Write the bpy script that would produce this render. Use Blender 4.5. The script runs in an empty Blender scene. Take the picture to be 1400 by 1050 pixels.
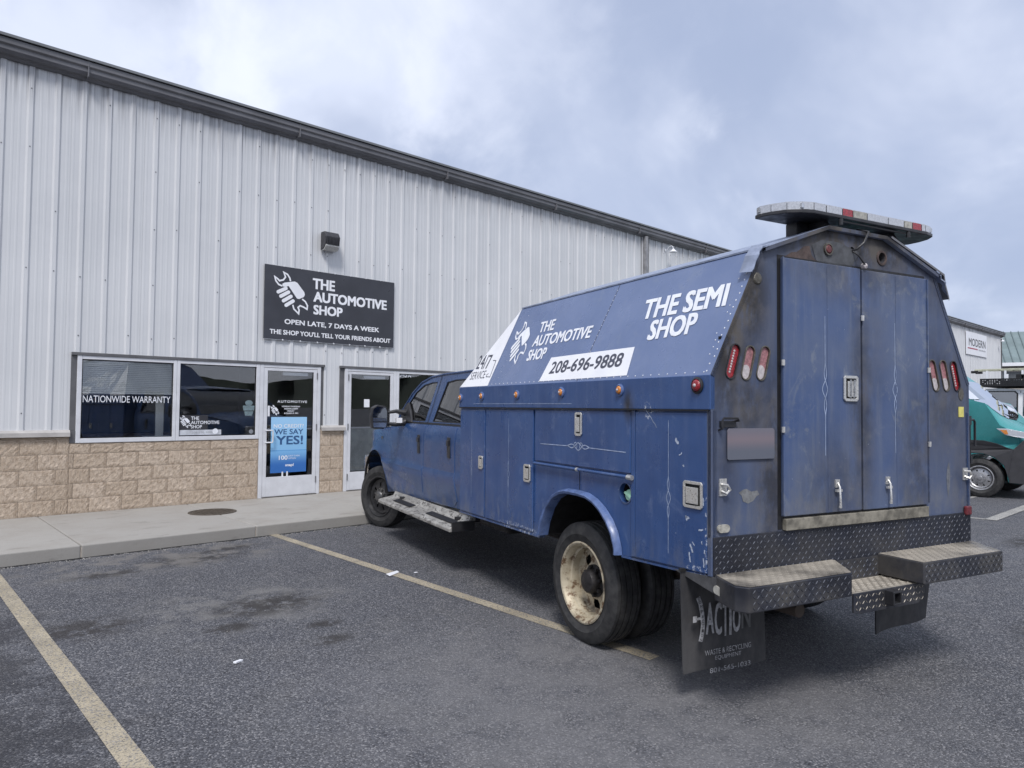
import bpy, bmesh, math, random
from mathutils import Vector, Matrix
from mathutils.geometry import tessellate_polygon
random.seed(7)
S = bpy.context.scene
COL = S.collection
rad = math.radians

# ------------------------------------------------------------------ camera
cd = bpy.data.cameras.new('camera'); cam = bpy.data.objects.new('camera', cd); COL.objects.link(cam)
yaw, pit, rol = rad(42.616), rad(1.9), rad(.527)
F = Vector((math.sin(yaw)*math.cos(pit), math.cos(yaw)*math.cos(pit), math.sin(pit)))
R0 = Vector((math.cos(yaw), -math.sin(yaw), 0)); U0 = R0.cross(F)
RR = R0*math.cos(rol)+U0*math.sin(rol); UU = -R0*math.sin(rol)+U0*math.cos(rol)
mw = Matrix.Identity(4)
for i in range(3):
    mw[i][0] = RR[i]; mw[i][1] = UU[i]; mw[i][2] = -F[i]
mw.translation = (0, -10.998, 1.609)
cam.matrix_world = mw
cd.sensor_width = 36; cd.lens = 963.5/1400*36; cd.clip_start = .05; cd.clip_end = 3000
S.camera = cam
S.render.resolution_x = 1024; S.render.resolution_y = 768

# ------------------------------------------------------------------ world
W = bpy.data.worlds.new('World'); S.world = W; W.use_nodes = True
wt = W.node_tree; wt.nodes.clear()
SUN_EL, SUN_AZ = rad(52), rad(226)       # azimuth from +Y clockwise: behind the camera, to its left
def wn(t, **k):
    n = wt.nodes.new(t)
    for a, b in k.items(): setattr(n, a, b)
    return n
out = wn('ShaderNodeOutputWorld')
sky = wn('ShaderNodeTexSky', sky_type='NISHITA', sun_disc=False, sun_elevation=SUN_EL, sun_rotation=SUN_AZ)
bg1 = wn('ShaderNodeBackground'); bg1.inputs[1].default_value = .09
wt.links.new(sky.outputs[0], bg1.inputs[0])
tc = wn('ShaderNodeTexCoord'); sep = wn('ShaderNodeSeparateXYZ'); wt.links.new(tc.outputs['Generated'], sep.inputs[0])
az = wn('ShaderNodeMath', operation='MAXIMUM'); wt.links.new(sep.outputs[2], az.inputs[0]); az.inputs[1].default_value = 0
az2 = wn('ShaderNodeMath', operation='ADD'); wt.links.new(az.outputs[0], az2.inputs[0]); az2.inputs[1].default_value = 1.1
dv = wn('ShaderNodeVectorMath', operation='DIVIDE'); cb = wn('ShaderNodeCombineXYZ')
for i in range(3): wt.links.new(az2.outputs[0], cb.inputs[i])
wt.links.new(tc.outputs['Generated'], dv.inputs[0]); wt.links.new(cb.outputs[0], dv.inputs[1])
def wnoise(scale, det, rough, off, dist=0):
    mp = wn('ShaderNodeMapping'); mp.inputs['Location'].default_value = off
    mp.inputs['Scale'].default_value = (1, 1, 0.0)
    wt.links.new(dv.outputs[0], mp.inputs[0])
    n = wn('ShaderNodeTexNoise'); n.inputs['Scale'].default_value = scale; n.inputs['Detail'].default_value = det
    n.inputs['Roughness'].default_value = rough; n.inputs['Distortion'].default_value = dist
    wt.links.new(mp.outputs[0], n.inputs[0]); return n.outputs[0]
def wmr(v, a, b):
    m = wn('ShaderNodeMapRange'); m.interpolation_type = 'SMOOTHSTEP'; m.inputs[1].default_value = a; m.inputs[2].default_value = b
    wt.links.new(v, m.inputs[0]); return m.outputs[0]
def wmix(f, a, b):
    m = wn('ShaderNodeMix', data_type='RGBA')
    wt.links.new(f, m.inputs[0])
    for k, c in ((6, a), (7, b)):
        if isinstance(c, tuple): m.inputs[k].default_value = (*c, 1)
        else: wt.links.new(c, m.inputs[k])
    return m.outputs[2]
big = wmr(wnoise(4.0, 5, .5, (2.3, 1.1, 0), .2), .38, .60)
mid = wmr(wnoise(9.0, 9, .55, (0.4, 5.2, 0), .25), .42, .66)
c = wmix(big, (.325, .37, .49), (.52, .56, .67))
mid2 = wn('ShaderNodeMath', operation='MULTIPLY'); wt.links.new(mid, mid2.inputs[0]); mid2.inputs[1].default_value = .7
c = wmix(mid2.outputs[0], c, (.66, .69, .78))
dt = wn('ShaderNodeVectorMath', operation='DOT_PRODUCT'); wt.links.new(tc.outputs['Generated'], dt.inputs[0]); dt.inputs[1].default_value = Vector((.92, .28, .27)).normalized()
bank = wmr(dt.outputs['Value'], .74, .985)
bk = wn('ShaderNodeMath', operation='MULTIPLY'); wt.links.new(bank, bk.inputs[0]); wt.links.new(wmr(wnoise(2.1, 6, .6, (8, 2, 0), .5), .28, .55), bk.inputs[1])
bk2 = wn('ShaderNodeMath', operation='MULTIPLY'); wt.links.new(bk.outputs[0], bk2.inputs[0]); bk2.inputs[1].default_value = .85
c = wmix(bk2.outputs[0], c, (.27, .32, .45))
bg2 = wn('ShaderNodeBackground'); bg2.inputs[1].default_value = .95; wt.links.new(c, bg2.inputs[0])
ms = wn('ShaderNodeMixShader'); ms.inputs[0].default_value = .92
wt.links.new(bg1.outputs[0], ms.inputs[1]); wt.links.new(bg2.outputs[0], ms.inputs[2]); wt.links.new(ms.outputs[0], out.inputs[0])

# ------------------------------------------------------------------ sun (veiled by cloud: wide and weak)
sl = bpy.data.lights.new('sun', 'SUN'); sl.energy = 1.75; sl.angle = rad(15); sl.color = (1, .97, .95)
so = bpy.data.objects.new('sun', sl); COL.objects.link(so)
sd = Vector((math.sin(SUN_AZ)*math.cos(SUN_EL), math.cos(SUN_AZ)*math.cos(SUN_EL), math.sin(SUN_EL)))
so.rotation_euler = sd.to_track_quat('Z', 'Y').to_euler(); so.location = (0, -20, 20)
S.view_settings.view_transform = 'Standard'; S.view_settings.look = 'None'
S.view_settings.exposure = 0.76; S.view_settings.gamma = 1; S.view_settings.use_curve_mapping = False
S.render.engine = 'CYCLES'

# ------------------------------------------------------------------ material helpers
class NT:
    def __init__(s, name):
        s.m = bpy.data.materials.new(name); s.m.use_nodes = True; s.t = s.m.node_tree
        s.p = s.t.nodes['Principled BSDF']; s.o = s.t.nodes['Material Output']
        s.tc = s.n('ShaderNodeTexCoord').outputs['Object']
    def n(s, t, **k):
        n = s.t.nodes.new(t)
        for a, b in k.items(): setattr(n, a, b)
        return n
    def L(s, a, b):
        if hasattr(a, 'is_output') or isinstance(a, bpy.types.NodeSocket): s.t.links.new(a, b)
        else:
            try: b.default_value = a
            except Exception: b.default_value = (*a, 1)
    def vec(s, stretch=(1, 1, 1), loc=(0, 0, 0)):
        m = s.n('ShaderNodeMapping'); m.inputs['Scale'].default_value = stretch; m.inputs['Location'].default_value = loc
        s.t.links.new(s.tc, m.inputs[0]); return m.outputs[0]
    def noise(s, sc, det=4, ro=.55, st=(1, 1, 1), loc=(0, 0, 0), dist=0):
        n = s.n('ShaderNodeTexNoise'); n.inputs['Scale'].default_value = sc; n.inputs['Detail'].default_value = det
        n.inputs['Roughness'].default_value = ro; n.inputs['Distortion'].default_value = dist
        s.t.links.new(s.vec(st, loc), n.inputs[0]); return n.outputs[0]
    def vor(s, sc, out='Color', st=(1, 1, 1)):
        n = s.n('ShaderNodeTexVoronoi'); n.inputs['Scale'].default_value = sc
        s.t.links.new(s.vec(st), n.inputs[0]); return n.outputs[out]
    def mr(s, v, a, b, c=0., d=1.):
        m = s.n('ShaderNodeMapRange'); m.interpolation_type = 'SMOOTHSTEP'
        for i, x in zip((1, 2, 3, 4), (a, b, c, d)): m.inputs[i].default_value = x
        s.t.links.new(v, m.inputs[0]); return m.outputs[0]
    def mth(s, op, a, b=0.):
        m = s.n('ShaderNodeMath', operation=op); s.L(a, m.inputs[0]); s.L(b, m.inputs[1]); return m.outputs[0]
    def mix(s, f, a, b):
        m = s.n('ShaderNodeMix', data_type='RGBA'); s.L(f, m.inputs[0])
        for k, c in ((6, a), (7, b)):
            if isinstance(c, (tuple, list)): m.inputs[k].default_value = (*c[:3], 1)
            else: s.t.links.new(c, m.inputs[k])
        return m.outputs[2]
    def bump(s, h, st=.3, dist=.01):
        b = s.n('ShaderNodeBump'); b.inputs['Strength'].default_value = st; b.inputs['Distance'].default_value = dist
        s.t.links.new(h, b.inputs['Height']); s.t.links.new(b.outputs[0], s.p.inputs['Normal'])
    def axis(s, i):
        q = s.n('ShaderNodeSeparateXYZ'); s.t.links.new(s.tc, q.inputs[0]); return q.outputs[i]
    def spot(s, c, r, soft=.6, sc=(1, 1, 1)):
        """1 inside a noisy patch round c"""
        v = s.n('ShaderNodeVectorMath', operation='SUBTRACT'); s.t.links.new(s.tc, v.inputs[0]); v.inputs[1].default_value = c
        k = s.n('ShaderNodeVectorMath', operation='MULTIPLY'); s.t.links.new(v.outputs[0], k.inputs[0]); k.inputs[1].default_value = sc
        l = s.n('ShaderNodeVectorMath', operation='LENGTH'); s.t.links.new(k.outputs[0], l.inputs[0])
        return s.mr(l.outputs['Value'], r*(1-soft), r, 1, 0)
    def fin(s, col, rough=.5, metal=0, spec=.5):
        s.L(col if not isinstance(col, tuple) else (*col, 1), s.p.inputs['Base Color']); s.L(rough, s.p.inputs['Roughness'])
        s.L(metal, s.p.inputs['Metallic']); s.p.inputs['Specular IOR Level'].default_value = spec
        return s.m

def simple(name, col, rough=.5, metal=0, var=.25, sc=8, bump=0, bsc=80, spec=.5, rvar=.12):
    t = NT(name)
    d = tuple(x*(1-var) for x in col); l = tuple(min(1, x*(1+var*.6)) for x in col)
    f = t.noise(sc, 6, .6)
    c = t.mix(t.mr(f, .3, .7), d, l)
    r = t.mr(t.noise(sc*1.7, 5), .3, .7, max(0, rough-rvar), min(1, rough+rvar))
    if bump: t.bump(t.noise(bsc, 6, .65), bump, .004)
    return t.fin(c, r, metal, spec)

def paint(name, c1, c2, rough=.38, chips=.5, fade=(.12, .15, .24), fadeamt=.5, dirtz=None, soot=(), seed=0, rust=True, white=()):
    t = NT(name)
    c = t.mix(t.mr(t.noise(2.2, 5, .6, loc=(seed, 0, 0)), .3, .7), c1, c2)
    st = t.mr(t.noise(2.0, 7, .65, st=(9, 9, .7), loc=(seed, 2, 0)), .45, .75)
    c = t.mix(t.mth('MULTIPLY', st, fadeamt*.6), c, fade)
    bl = t.mr(t.noise(5.5, 8, .68, loc=(4, seed, 1), dist=.6), .55, .68)
    c = t.mix(t.mth('MULTIPLY', bl, fadeamt), c, fade)
    rr = t.mr(t.noise(3, 6, .6, loc=(seed, 5, 5)), .3, .7, rough-.1, rough+.15)
    if dirtz is not None:
        z = t.axis(2)
        dz = t.mr(z, dirtz, dirtz+.35, 1, 0)
        dn = t.mr(t.noise(7, 8, .7, st=(1, 1, .5)), .42, .7)
        c = t.mix(t.mth('MULTIPLY', dz, t.mth('MULTIPLY', dn, .6)), c, (.17, .17, .17))
    if soot:
        tot = None
        for (cc, r, sc, a) in soot:
            q = t.mth('MULTIPLY', t.spot(cc, r, .9, sc), a)
            tot = q if tot is None else t.mth('MAXIMUM', tot, q)
        sn = t.mr(t.noise(7, 10, .75, st=(1, 1, .45), loc=(1, seed, 3)), .34, .54, .30, 1)
        sm = t.mth('MULTIPLY', tot, sn)
        sm = t.mth('MINIMUM', sm, .97); c = t.mix(sm, c, t.mix(t.mr(t.noise(4, 5, .6), .4, .6), (.024, .022, .022), (.085, .075, .064)))
        rr = t.mth('ADD', rr, t.mth('MULTIPLY', sm, .25))
    for (cc, r, sc) in white:
        q = t.mth('MULTIPLY', t.spot(cc, r, .3, sc), t.mr(t.noise(42, 7, .75), .53, .57))
        c = t.mix(q, c, (.42, .46, .54))
    if chips:
        ch = t.mr(t.noise(34, 5, .6, loc=(seed*3, 1, 9)), .735-.02*chips, .75-.02*chips)
        c = t.mix(t.mth('MULTIPLY', ch, .8), c, (.38, .42, .50))
    if rust:
        rm = t.mr(t.noise(19, 7, .7, loc=(7, seed, 1)), .70, .76)
        c = t.mix(t.mth('MULTIPLY', rm, .5), c, (.09, .055, .035))
    t.bump(t.mth('ADD', t.noise(2.0, 3), t.mth('MULTIPLY', t.noise(60, 4), .04)), .30, .03)
    return t.fin(c, rr, 0, .5)

BLUE1, BLUE2 = (.024, .062, .180), (.034, .082, .220)
soot_rear = [((.235, 0, 2.27), .20, (1.5, 0, .75), 1.6), ((.27, 0, 2.24), .42, (1.6, 0, .8), 1.0), ((.12, 0, 2.0), .55, (2.0, 0, .7), 1.0), ((.24, 0, 1.78), .48, (1.1, 0, .9), .62), ((2.02, 0, 1.72), .5, (1.1, 0, .8), .6), ((.25, 0, 1.62), .34, (1, 0, 1), .8),
             ((1.14, 0, 2.64), 1.15, (.75, 0, 3.0), 1.0), ((.44, 0, 1.3), .6, (3, 0, .6), .8), ((1.95, 0, 2.45), .35, (1, 0, 1), .5), ((2.2, 0, 1.25), .4, (2, 0, .6), .45), ((.1, 0, 1.3), .3, (2, 0, .7), .5)]
M = {}
M['blue'] = paint('truck_blue_paint', BLUE1, BLUE2, .32, .6, (.10, .145, .27), .55, .62,
                  white=[((0, 2.15, .655), .40, (0, 1.0, 8)), ((0, .025, .95), .30, (0, 14, 1.0)), ((0, .10, .755), .10, (0, 1.0, 4)), ((0, .52, 1.60), .05, (0, 1.2, .8))],
                  soot=[((0, .70, 1.63), .14, (0, 1.6, .9), .9)])
M['blue_cab'] = paint('cab_blue_paint', (.022, .055, .155), (.034, .078, .195), .26, .25, (.08, .12, .22), .25, .5, seed=3, rust=False)
M['canopy'] = paint('canopy_sky_lit_blue', (.115, .160, .290), (.145, .190, .325), .30, .35, (.18, .22, .31), .35, None, seed=5)  # truck blue lightened: sky reflected on the slant is put into the colour
M['rear'] = paint('rear_faded_paint', (.050, .075, .150), (.080, .102, .165), .48, .3, (.11, .125, .165), .8, .92, soot=soot_rear, seed=8,
                  white=[])
M['rear_door'] = paint('rear_door_paint', (.050, .086, .195), (.086, .115, .195), .36, .3, (.145, .17, .225), .9, 1.0, soot=[((1.14, 0, 2.5), .6, (.6, 0, 1.6), .6), ((.95, 0, 1.15), .45, (1, 0, .8), .5), ((1.72, 0, 1.3), .5, (1.4, 0, .6), .6), ((1.17, 0, 1.6), .9, (5, 0, .8), .7), ((1.6, 0, 1.55), .12, (1, 0, 1), .6), ((1.25, 0, 1.9), .5, (2, 0, .7), .3)], seed=11)
M['flare'] = simple('fender_flare_paint', (.095, .145, .30), .35, 0, .3, 12)
M['pale_edge'] = simple('roof_edge_sheen', (.24, .28, .38), .4, 0, .3, 8)  # pale tone paints in the light reflecting off the roof edges
M['white_vinyl'] = simple('white_vinyl', (.78, .79, .82), .38, 0, .05, 4)
M['letter_white'] = simple('white_lettering', (.76, .78, .82), .45, 0, .08, 15)
M['letter_dark'] = simple('dark_lettering', (.06, .065, .09), .5, 0, .1, 15)
M['pin'] = simple('pinstripe_pale', (.36, .43, .58), .5, 0, .3, 30)
M['under'] = simple('undercarriage_grime', (.016, .015, .015), .8, 0, .4, 12, .4, 40)
M['rubber_trim'] = simple('black_rubber', (.012, .012, .014), .6, 0, .2, 10)
M['black_plastic'] = simple('black_plastic', (.022, .022, .025), .45, 0, .2, 10, .1)
M['chrome'] = simple('worn_chrome', (.62, .62, .62), .22, 1, .25, 20, .05, 60)
M['steel'] = simple('stainless_latch', (.66, .65, .62), .36, .7, .12, 60)
M['red_lens'] = simple('red_lens', (.30, .018, .026), .18, 0, .45, 120, .5, 140, .7)
M['dull_red'] = simple('dull_red_lens', (.13, .02, .026), .4, 0, .4, 40)
M['red_faded'] = simple('faded_red_lens', (.34, .16, .17), .45, 0, .4, 60, .3, 100)
M['pale_lens'] = simple('sunbleached_lens', (.50, .46, .46), .45, 0, .2, 60)
M['amber'] = simple('amber_lens', (.62, .22, .04), .22, 0, .45, 120, .4, 140, .7)
M['clear_lens'] = simple('clear_lens', (.44, .46, .50), .15, 0, .18, 90, .3, 120, .7)
M['lens_white'] = simple('dusty_white_lens', (.36, .35, .31), .5, 0, .3, 40)
M['hole'] = simple('dark_opening', (.006, .006, .007), .9)
M['rustbrown'] = simple('torn_brown_patch', (.075, .052, .045), .7, 0, .4, 20, .3)
M['green_cap'] = simple('green_filler_cap', (.30, .52, .40), .4, 0, .15)
M['yellow'] = simple('yellow_tag', (.62, .56, .15), .5, 0, .15, 20)
M['pewter'] = simple('worn_badge', (.13, .12, .10), .5, .5, .3, 40)

def dplate(name, base, dust, amt, zdir=False):
    t = NT(name)
    n = t.mr(t.noise(3.2, 7, .65), .5-.35*amt, .75-.3*amt)
    c = t.mix(n, base, dust)
    c = t.mix(t.mr(t.noise(1.6, 4, .6, loc=(3, 1, 2)), .45, .7), c, tuple(x*.6 for x in base))
    return t.fin(c, t.mr(t.noise(9, 5), .3, .7, .35, .65), .35)
M['tread_back'] = dplate('diamond_plate_grey', (.026, .030, .045), (.050, .050, .055), .3)
M['tread_blue'] = simple('diamond_plate_highlight', (.060, .068, .092), .42, .1, .6, 4)
M['tread_face'] = dplate('diamond_plate_dark', (.034, .037, .050), (.095, .09, .085), .35)
M['tread_top'] = dplate('dusty_step_top', (.12, .11, .10), (.42, .38, .315), 1.05)
M['tread_topbar'] = dplate('dusty_step_bars', (.12, .11, .10), (.38, .345, .29), 1.0)

# tyre
t = NT('tyre_rubber'); c = t.mix(t.mr(t.noise(14, 7, .65), .35, .7), (.016, .016, .017), (.045, .044, .043))
t.bump(t.noise(90, 4), .15, .002); M['tyre'] = t.fin(c, .72)
t = NT('cream_rusty_rim')
c = t.mix(t.mr(t.noise(9, 6, .6), .3, .7), (.36, .31, .22), (.52, .46, .34))
c = t.mix(t.mr(t.noise(16, 9, .75, loc=(2, 2, 2)), .50, .62), c, (.13, .075, .04))
c = t.mix(t.mr(t.noise(6, 6, .6, loc=(9, 2, 2)), .55, .72), c, (.07, .06, .05))
t.bump(t.noise(40, 6), .2, .004); M['rim_cream'] = t.fin(c, .5, .2)
M['rim_dark'] = simple('dark_steel_rim', (.035, .035, .037), .5, .4, .4, 12, .2, 60)
M['hub_dark'] = simple('greasy_hub', (.035, .032, .032), .55, .4, .4, 20, .4, 60)
M['hub_grey'] = simple('grey_steel_hub', (.13, .13, .13), .45, .6, .4, 20, .2, 60)

# mud flap
t = NT('mud_flap_rubber'); c = t.mix(t.mr(t.noise(5, 8, .7, st=(1, 1, .5)), .35, .7), (.030, .030, .033), (.070, .068, .068))
M['flap'] = t.fin(c, .7)
M['flap_print'] = simple('worn_flap_print', (.32, .32, .33), .7, 0, .45, 40)

# running board : peeled silver paint
t = NT('peeling_running_board')
c = t.mix(t.mr(t.noise(30, 9, .75, st=(1, .45, 1)), .53, .58), t.mix(t.mr(t.noise(5, 5), .35, .65), (.46, .45, .42), (.30, .29, .27)), (.09, .08, .075))
M['board'] = t.fin(c, .5, .3)

def glass(name, tint, boost=1.6, base=.03, rough=.0):
    t = NT(name); t.t.nodes.remove(t.p)
    tr = t.n('ShaderNodeBsdfTransparent'); tr.inputs[0].default_value = (*tint, 1)
    gl = t.n('ShaderNodeBsdfGlossy'); gl.inputs[0].default_value = (1, 1, 1, 1); gl.inputs['Roughness'].default_value = rough
    fr = t.n('ShaderNodeFresnel'); fr.inputs[0].default_value = 1.5
    geo = t.n('ShaderNodeNewGeometry')
    b = t.n('ShaderNodeBump'); b.inputs['Strength'].default_value = .015; b.inputs['Distance'].default_value = .05
    t.L(t.noise(1.3, 2), b.inputs['Height']); t.L(b.outputs[0], gl.inputs['Normal'])
    f = t.mth('ADD', t.mth('MULTIPLY', fr.outputs[0], boost), base)
    mx = t.n('ShaderNodeMixShader'); t.L(f, mx.inputs[0]); t.L(tr.outputs[0], mx.inputs[1]); t.L(gl.outputs[0], mx.inputs[2])
    t.L(mx.outputs[0], t.o.inputs[0]); return t.m
M['glass'] = glass('window_glass', (.97, .98, .985), 1.0, .04)
M['cab_glass'] = glass('tinted_cab_glass', (.30, .32, .33), 1.3, .05)
M['van_glass'] = glass('van_glass', (.35, .38, .40), 2.0, .12)

# wall metal
def wallmat(name, c1, c2, top):
    t = NT(name)
    c = t.mix(t.mr(t.noise(.8, 5), .3, .7), c1, c2)
    st = t.mr(t.noise(2.2, 8, .7, st=(9, 1, .22)), .42, .75)
    oi = t.n('ShaderNodeObjectInfo'); c = t.mix(t.mth('MULTIPLY', oi.outputs['Random'], .16), c, tuple(x*.80 for x in c1))
    c = t.mix(t.mth('MULTIPLY', st, .13), c, tuple(x*.72 for x in c1))
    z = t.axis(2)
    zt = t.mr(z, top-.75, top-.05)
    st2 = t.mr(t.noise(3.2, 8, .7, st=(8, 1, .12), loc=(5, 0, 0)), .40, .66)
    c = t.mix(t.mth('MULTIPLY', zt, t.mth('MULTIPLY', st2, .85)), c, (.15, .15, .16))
    sp = t.mr(t.noise(38, 3, .6, st=(1, 1, 1)), .745, .765)
    c = t.mix(t.mth('MULTIPLY', sp, .45), c, (.22, .2, .18))
    t.bump(t.noise(1.4, 3, st=(1, 1, .4)), .12, .05)
    return t.fin(c, .42, 0, .4)
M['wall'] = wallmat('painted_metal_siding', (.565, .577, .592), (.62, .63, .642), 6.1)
M['trim'] = simple('grey_metal_trim', (.105, .105, .11), .5, 0, .2, 4)
M['gutter'] = simple('grey_gutter', (.13, .13, .14), .4, 0, .2, 2)
M['roof'] = simple('metal_roof', (.16, .17, .18), .45, 0, .15, 2)
M['frame'] = simple('white_aluminium_frame', (.60, .61, .64), .38, 0, .08, 5)
M['ledge'] = simple('beige_ledge', (.42, .40, .38), .5, 0, .15, 5)
M['inside'] = simple('interior_wall', (.22, .215, .20), .8, 0, .1, 2)
M['inside_floor'] = simple('interior_floor', (.10, .09, .08), .6, 0, .2, 3)
M['blind'] = simple('white_blind', (.86, .86, .80), .5, 0, .12, 3)
t = NT('split_face_block')
oi = t.n('ShaderNodeObjectInfo')
c = t.mix(oi.outputs['Random'], (.49, .40, .31), (.60, .50, .40))
c = t.mix(t.mr(t.noise(22, 8, .7), .35, .68), c, (.33, .255, .19))
c = t.mix(t.mth('MULTIPLY', t.mr(t.noise(60, 5, .7, loc=(3, 3, 3)), .55, .7), .6), c, (.68, .61, .52))
t.bump(t.noise(45, 9, .75), 1.0, .016); M['block'] = t.fin(c, .9, 0, .2)
M['mortar'] = simple('mortar', (.62, .54, .45), .95, 0, .2, 20, .4, 80)
t = NT('sidewalk_concrete')
oi = t.n('ShaderNodeObjectInfo')
c = t.mix(oi.outputs['Random'], (.30, .288, .268), (.35, .337, .312))
c = t.mix(t.mth('MULTIPLY', t.mr(t.noise(1.7, 8, .65), .42, .7), .5), c, (.27, .25, .225))
c = t.mix(t.mth('MULTIPLY', t.mr(t.noise(90, 4, .6), .55, .68), .35), c, (.22, .2, .18))
c = t.mix(t.mth('MULTIPLY', t.mr(t.noise(5, 8, .7, st=(.6, 1, 1), loc=(5, 5, 5)), .55, .7), .4), c, (.16, .15, .135))
c = t.mix(t.mr(t.axis(1), -2.512, -2.49, .25, 0), c, (.18, .175, .165))
t.bump(t.noise(70, 6, .7), .35, .004); M['concrete'] = t.fin(c, .88, 0, .25)

# asphalt
def asphalt_nodes(t):
    c = t.mix(t.mr(t.noise(.35, 6, .6), .3, .7), (.066, .069, .080), (.093, .096, .109))
    c = t.mix(t.mth('MULTIPLY', t.mr(t.noise(2.4, 8, .65, loc=(3, 3, 0)), .45, .72), .55), c, (.125, .123, .125))
    v = t.n('ShaderNodeTexVoronoi'); v.inputs['Scale'].default_value = 120; t.L(t.vec(), v.inputs[0])
    bw = t.n('ShaderNodeRGBToBW'); t.L(v.outputs['Color'], bw.inputs[0])
    sp = t.mr(bw.outputs[0], .60, .92)
    c = t.mix(t.mth('MULTIPLY', sp, .78), c, (.30, .295, .30))
    dk = t.mr(bw.outputs[0], .42, .2)
    c = t.mix(t.mth('MULTIPLY', dk, .75), c, (.022, .022, .026))
    return c, v, bw
t = NT('asphalt'); c, v, bw = asphalt_nodes(t)
n1 = t.noise(7, 8, .72, st=(1, 1, 0)); n2 = t.noise(3.1, 7, .7, st=(1, 1, 0), loc=(7, 2, 0))
def stain(c, ctr, r, sc, col, lo, hi, amt, nn):
    q = t.mth('MULTIPLY', t.spot(ctr, r, .75, sc), t.mth('MULTIPLY', t.mr(nn, lo, hi), amt))
    return t.mix(q, c, col)
c = stain(c, (2.30, -5.35, 0), 1.15, (1, 1.25, 0), (.19, .185, .18), .42, .60, .75, n2)
for ctr, r, sc in (((2.45, -5.45, 0), .62, (1, 1.4, 0)), ((2.0, -5.85, 0), .26, (1, 1.6, 0)), ((2.42, -6.55, 0), .22, (1, 1.5, 0)), ((2.55, -6.2, 0), .2, (1, 1.5, 0)),
                   ((2.6, -3.3, 0), .75, (1, 1.8, 0)), ((1.75, -3.5, 0), .45, (1, 2.2, 0)), ((3.1, -3.0, 0), .5, (1, 2.4, 0)), ((1.2, -5.2, 0), .5, (1, 1.3, 0)), ((6.4, -9.9, 0), .6, (1, 1.6, 0)), ((9.4, -9.5, 0), .8, (1, 1.6, 0)), ((10.6, -8.9, 0), .7, (1, 2, 0))):
    c = stain(c, ctr, r, sc, (.030, .027, .026), .40, .54, .86, n1)
c = stain(c, (2.4, -3.1, 0), 1.5, (.7, 1.8, 0), (.175, .165, .155), .45, .58, .75, n2)
# broad lighter patch around the truck rear, darker left of the first line
c = stain(c, (3.2, -8.6, 0), 2.6, (1, 1.0, 0), (.19, .187, .19), .25, .6, .55, n2)
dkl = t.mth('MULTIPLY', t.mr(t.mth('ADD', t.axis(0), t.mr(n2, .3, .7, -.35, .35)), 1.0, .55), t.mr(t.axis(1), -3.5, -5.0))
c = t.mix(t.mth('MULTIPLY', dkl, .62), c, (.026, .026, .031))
# kerb joint: crumbled edge
kj = t.mth('ADD', t.axis(1), t.mr(t.noise(3.5, 6, .7, st=(1, 0, 0)), .3, .7, -.05, .05))
c = t.mix(t.mth('MULTIPLY', t.mr(kj, -2.60, -2.56), .95), c, (.010, .010, .011))
# cracks
vc = t.n('ShaderNodeTexVoronoi', feature='DISTANCE_TO_EDGE'); vc.inputs['Scale'].default_value = .16
wv = t.n('ShaderNodeVectorMath', operation='ADD'); t.L(t.vec((1, 1, 0), (1.7, .6, 0)), wv.inputs[0])
wz = t.n('ShaderNodeTexNoise'); wz.inputs['Scale'].default_value = 1.6; wz.inputs['Detail'].default_value = 6; t.L(t.tc, wz.inputs[0])
wk = t.n('ShaderNodeVectorMath', operation='SCALE'); wk.inputs['Scale'].default_value = .6; t.L(wz.outputs['Color'], wk.inputs[0]); t.L(wk.outputs[0], wv.inputs[1])
t.L(wv.outputs[0], vc.inputs[0])
ck = t.mr(vc.outputs['Distance'], 0, .0035, 1, 0)
ckm = t.mth('MULTIPLY', ck, t.mth('MULTIPLY', t.mr(t.noise(.5, 3, loc=(4, 4, 0)), .55, .62), t.mr(t.axis(0), 6.5, 7.5)))
c = t.mix(t.mth('MULTIPLY', ckm, .7), c, (.015, .015, .016))
h = t.mth('ADD', t.mth('MULTIPLY', v.outputs['Distance'], -.6), t.mth('MULTIPLY', t.noise(30, 8, .75), .7))
t.bump(t.mth('SUBTRACT', h, ckm), .75, .012)
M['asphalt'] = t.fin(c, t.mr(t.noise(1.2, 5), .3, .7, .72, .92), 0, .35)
def linepaint(name, col, wear):
    t = NT(name); a, v, bw = asphalt_nodes(t)
    w = t.mr(t.mth('ADD', t.noise(70, 8, .75), t.mth('MULTIPLY', bw.outputs[0], .16)), .64-wear, .74-wear)
    c = t.mix(t.mr(t.noise(3, 6), .3, .7), col, tuple(x*.72 for x in col))
    c = t.mix(t.mth('MULTIPLY', w, .8), c, a)
    h = t.mth('ADD', t.mth('MULTIPLY', v.outputs['Distance'], -.6), t.mth('MULTIPLY', t.noise(30, 8, .75), .7))
    t.bump(h, .6, .008)
    return t.fin(c, .8, 0, .3)
M['line_yellow'] = linepaint('worn_yellow_line', (.42, .365, .265), .075)
M['line_white'] = linepaint('worn_white_line', (.40, .39, .36), .08)
M['sign_black'] = simple('sign_black', (.038, .040, .050), .38, 0, .15, 2)
M['sign_white'] = simple('sign_white', (.78, .79, .82), .4, 0, .05, 3)
M['sign_red'] = simple('sign_red', (.35, .03, .07), .5, 0, .05)
M['sign_ink'] = simple('sign_ink', (.03, .03, .035), .5, 0, .05)
M['sign_greytext'] = simple('sign_grey_text', (.35, .36, .38), .5, 0, .05)
M['iron'] = simple('rusty_iron_cover', (.085, .07, .055), .75, .2, .35, 30, .6, 60)
M['paper'] = simple('white_paper', (.74, .75, .78), .7, 0, .04)
t = NT('poster_print')
z = t.axis(2)
c = t.mix(t.mr(z, .62, .90), (.035, .14, .42), (.20, .44, .72))
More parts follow.
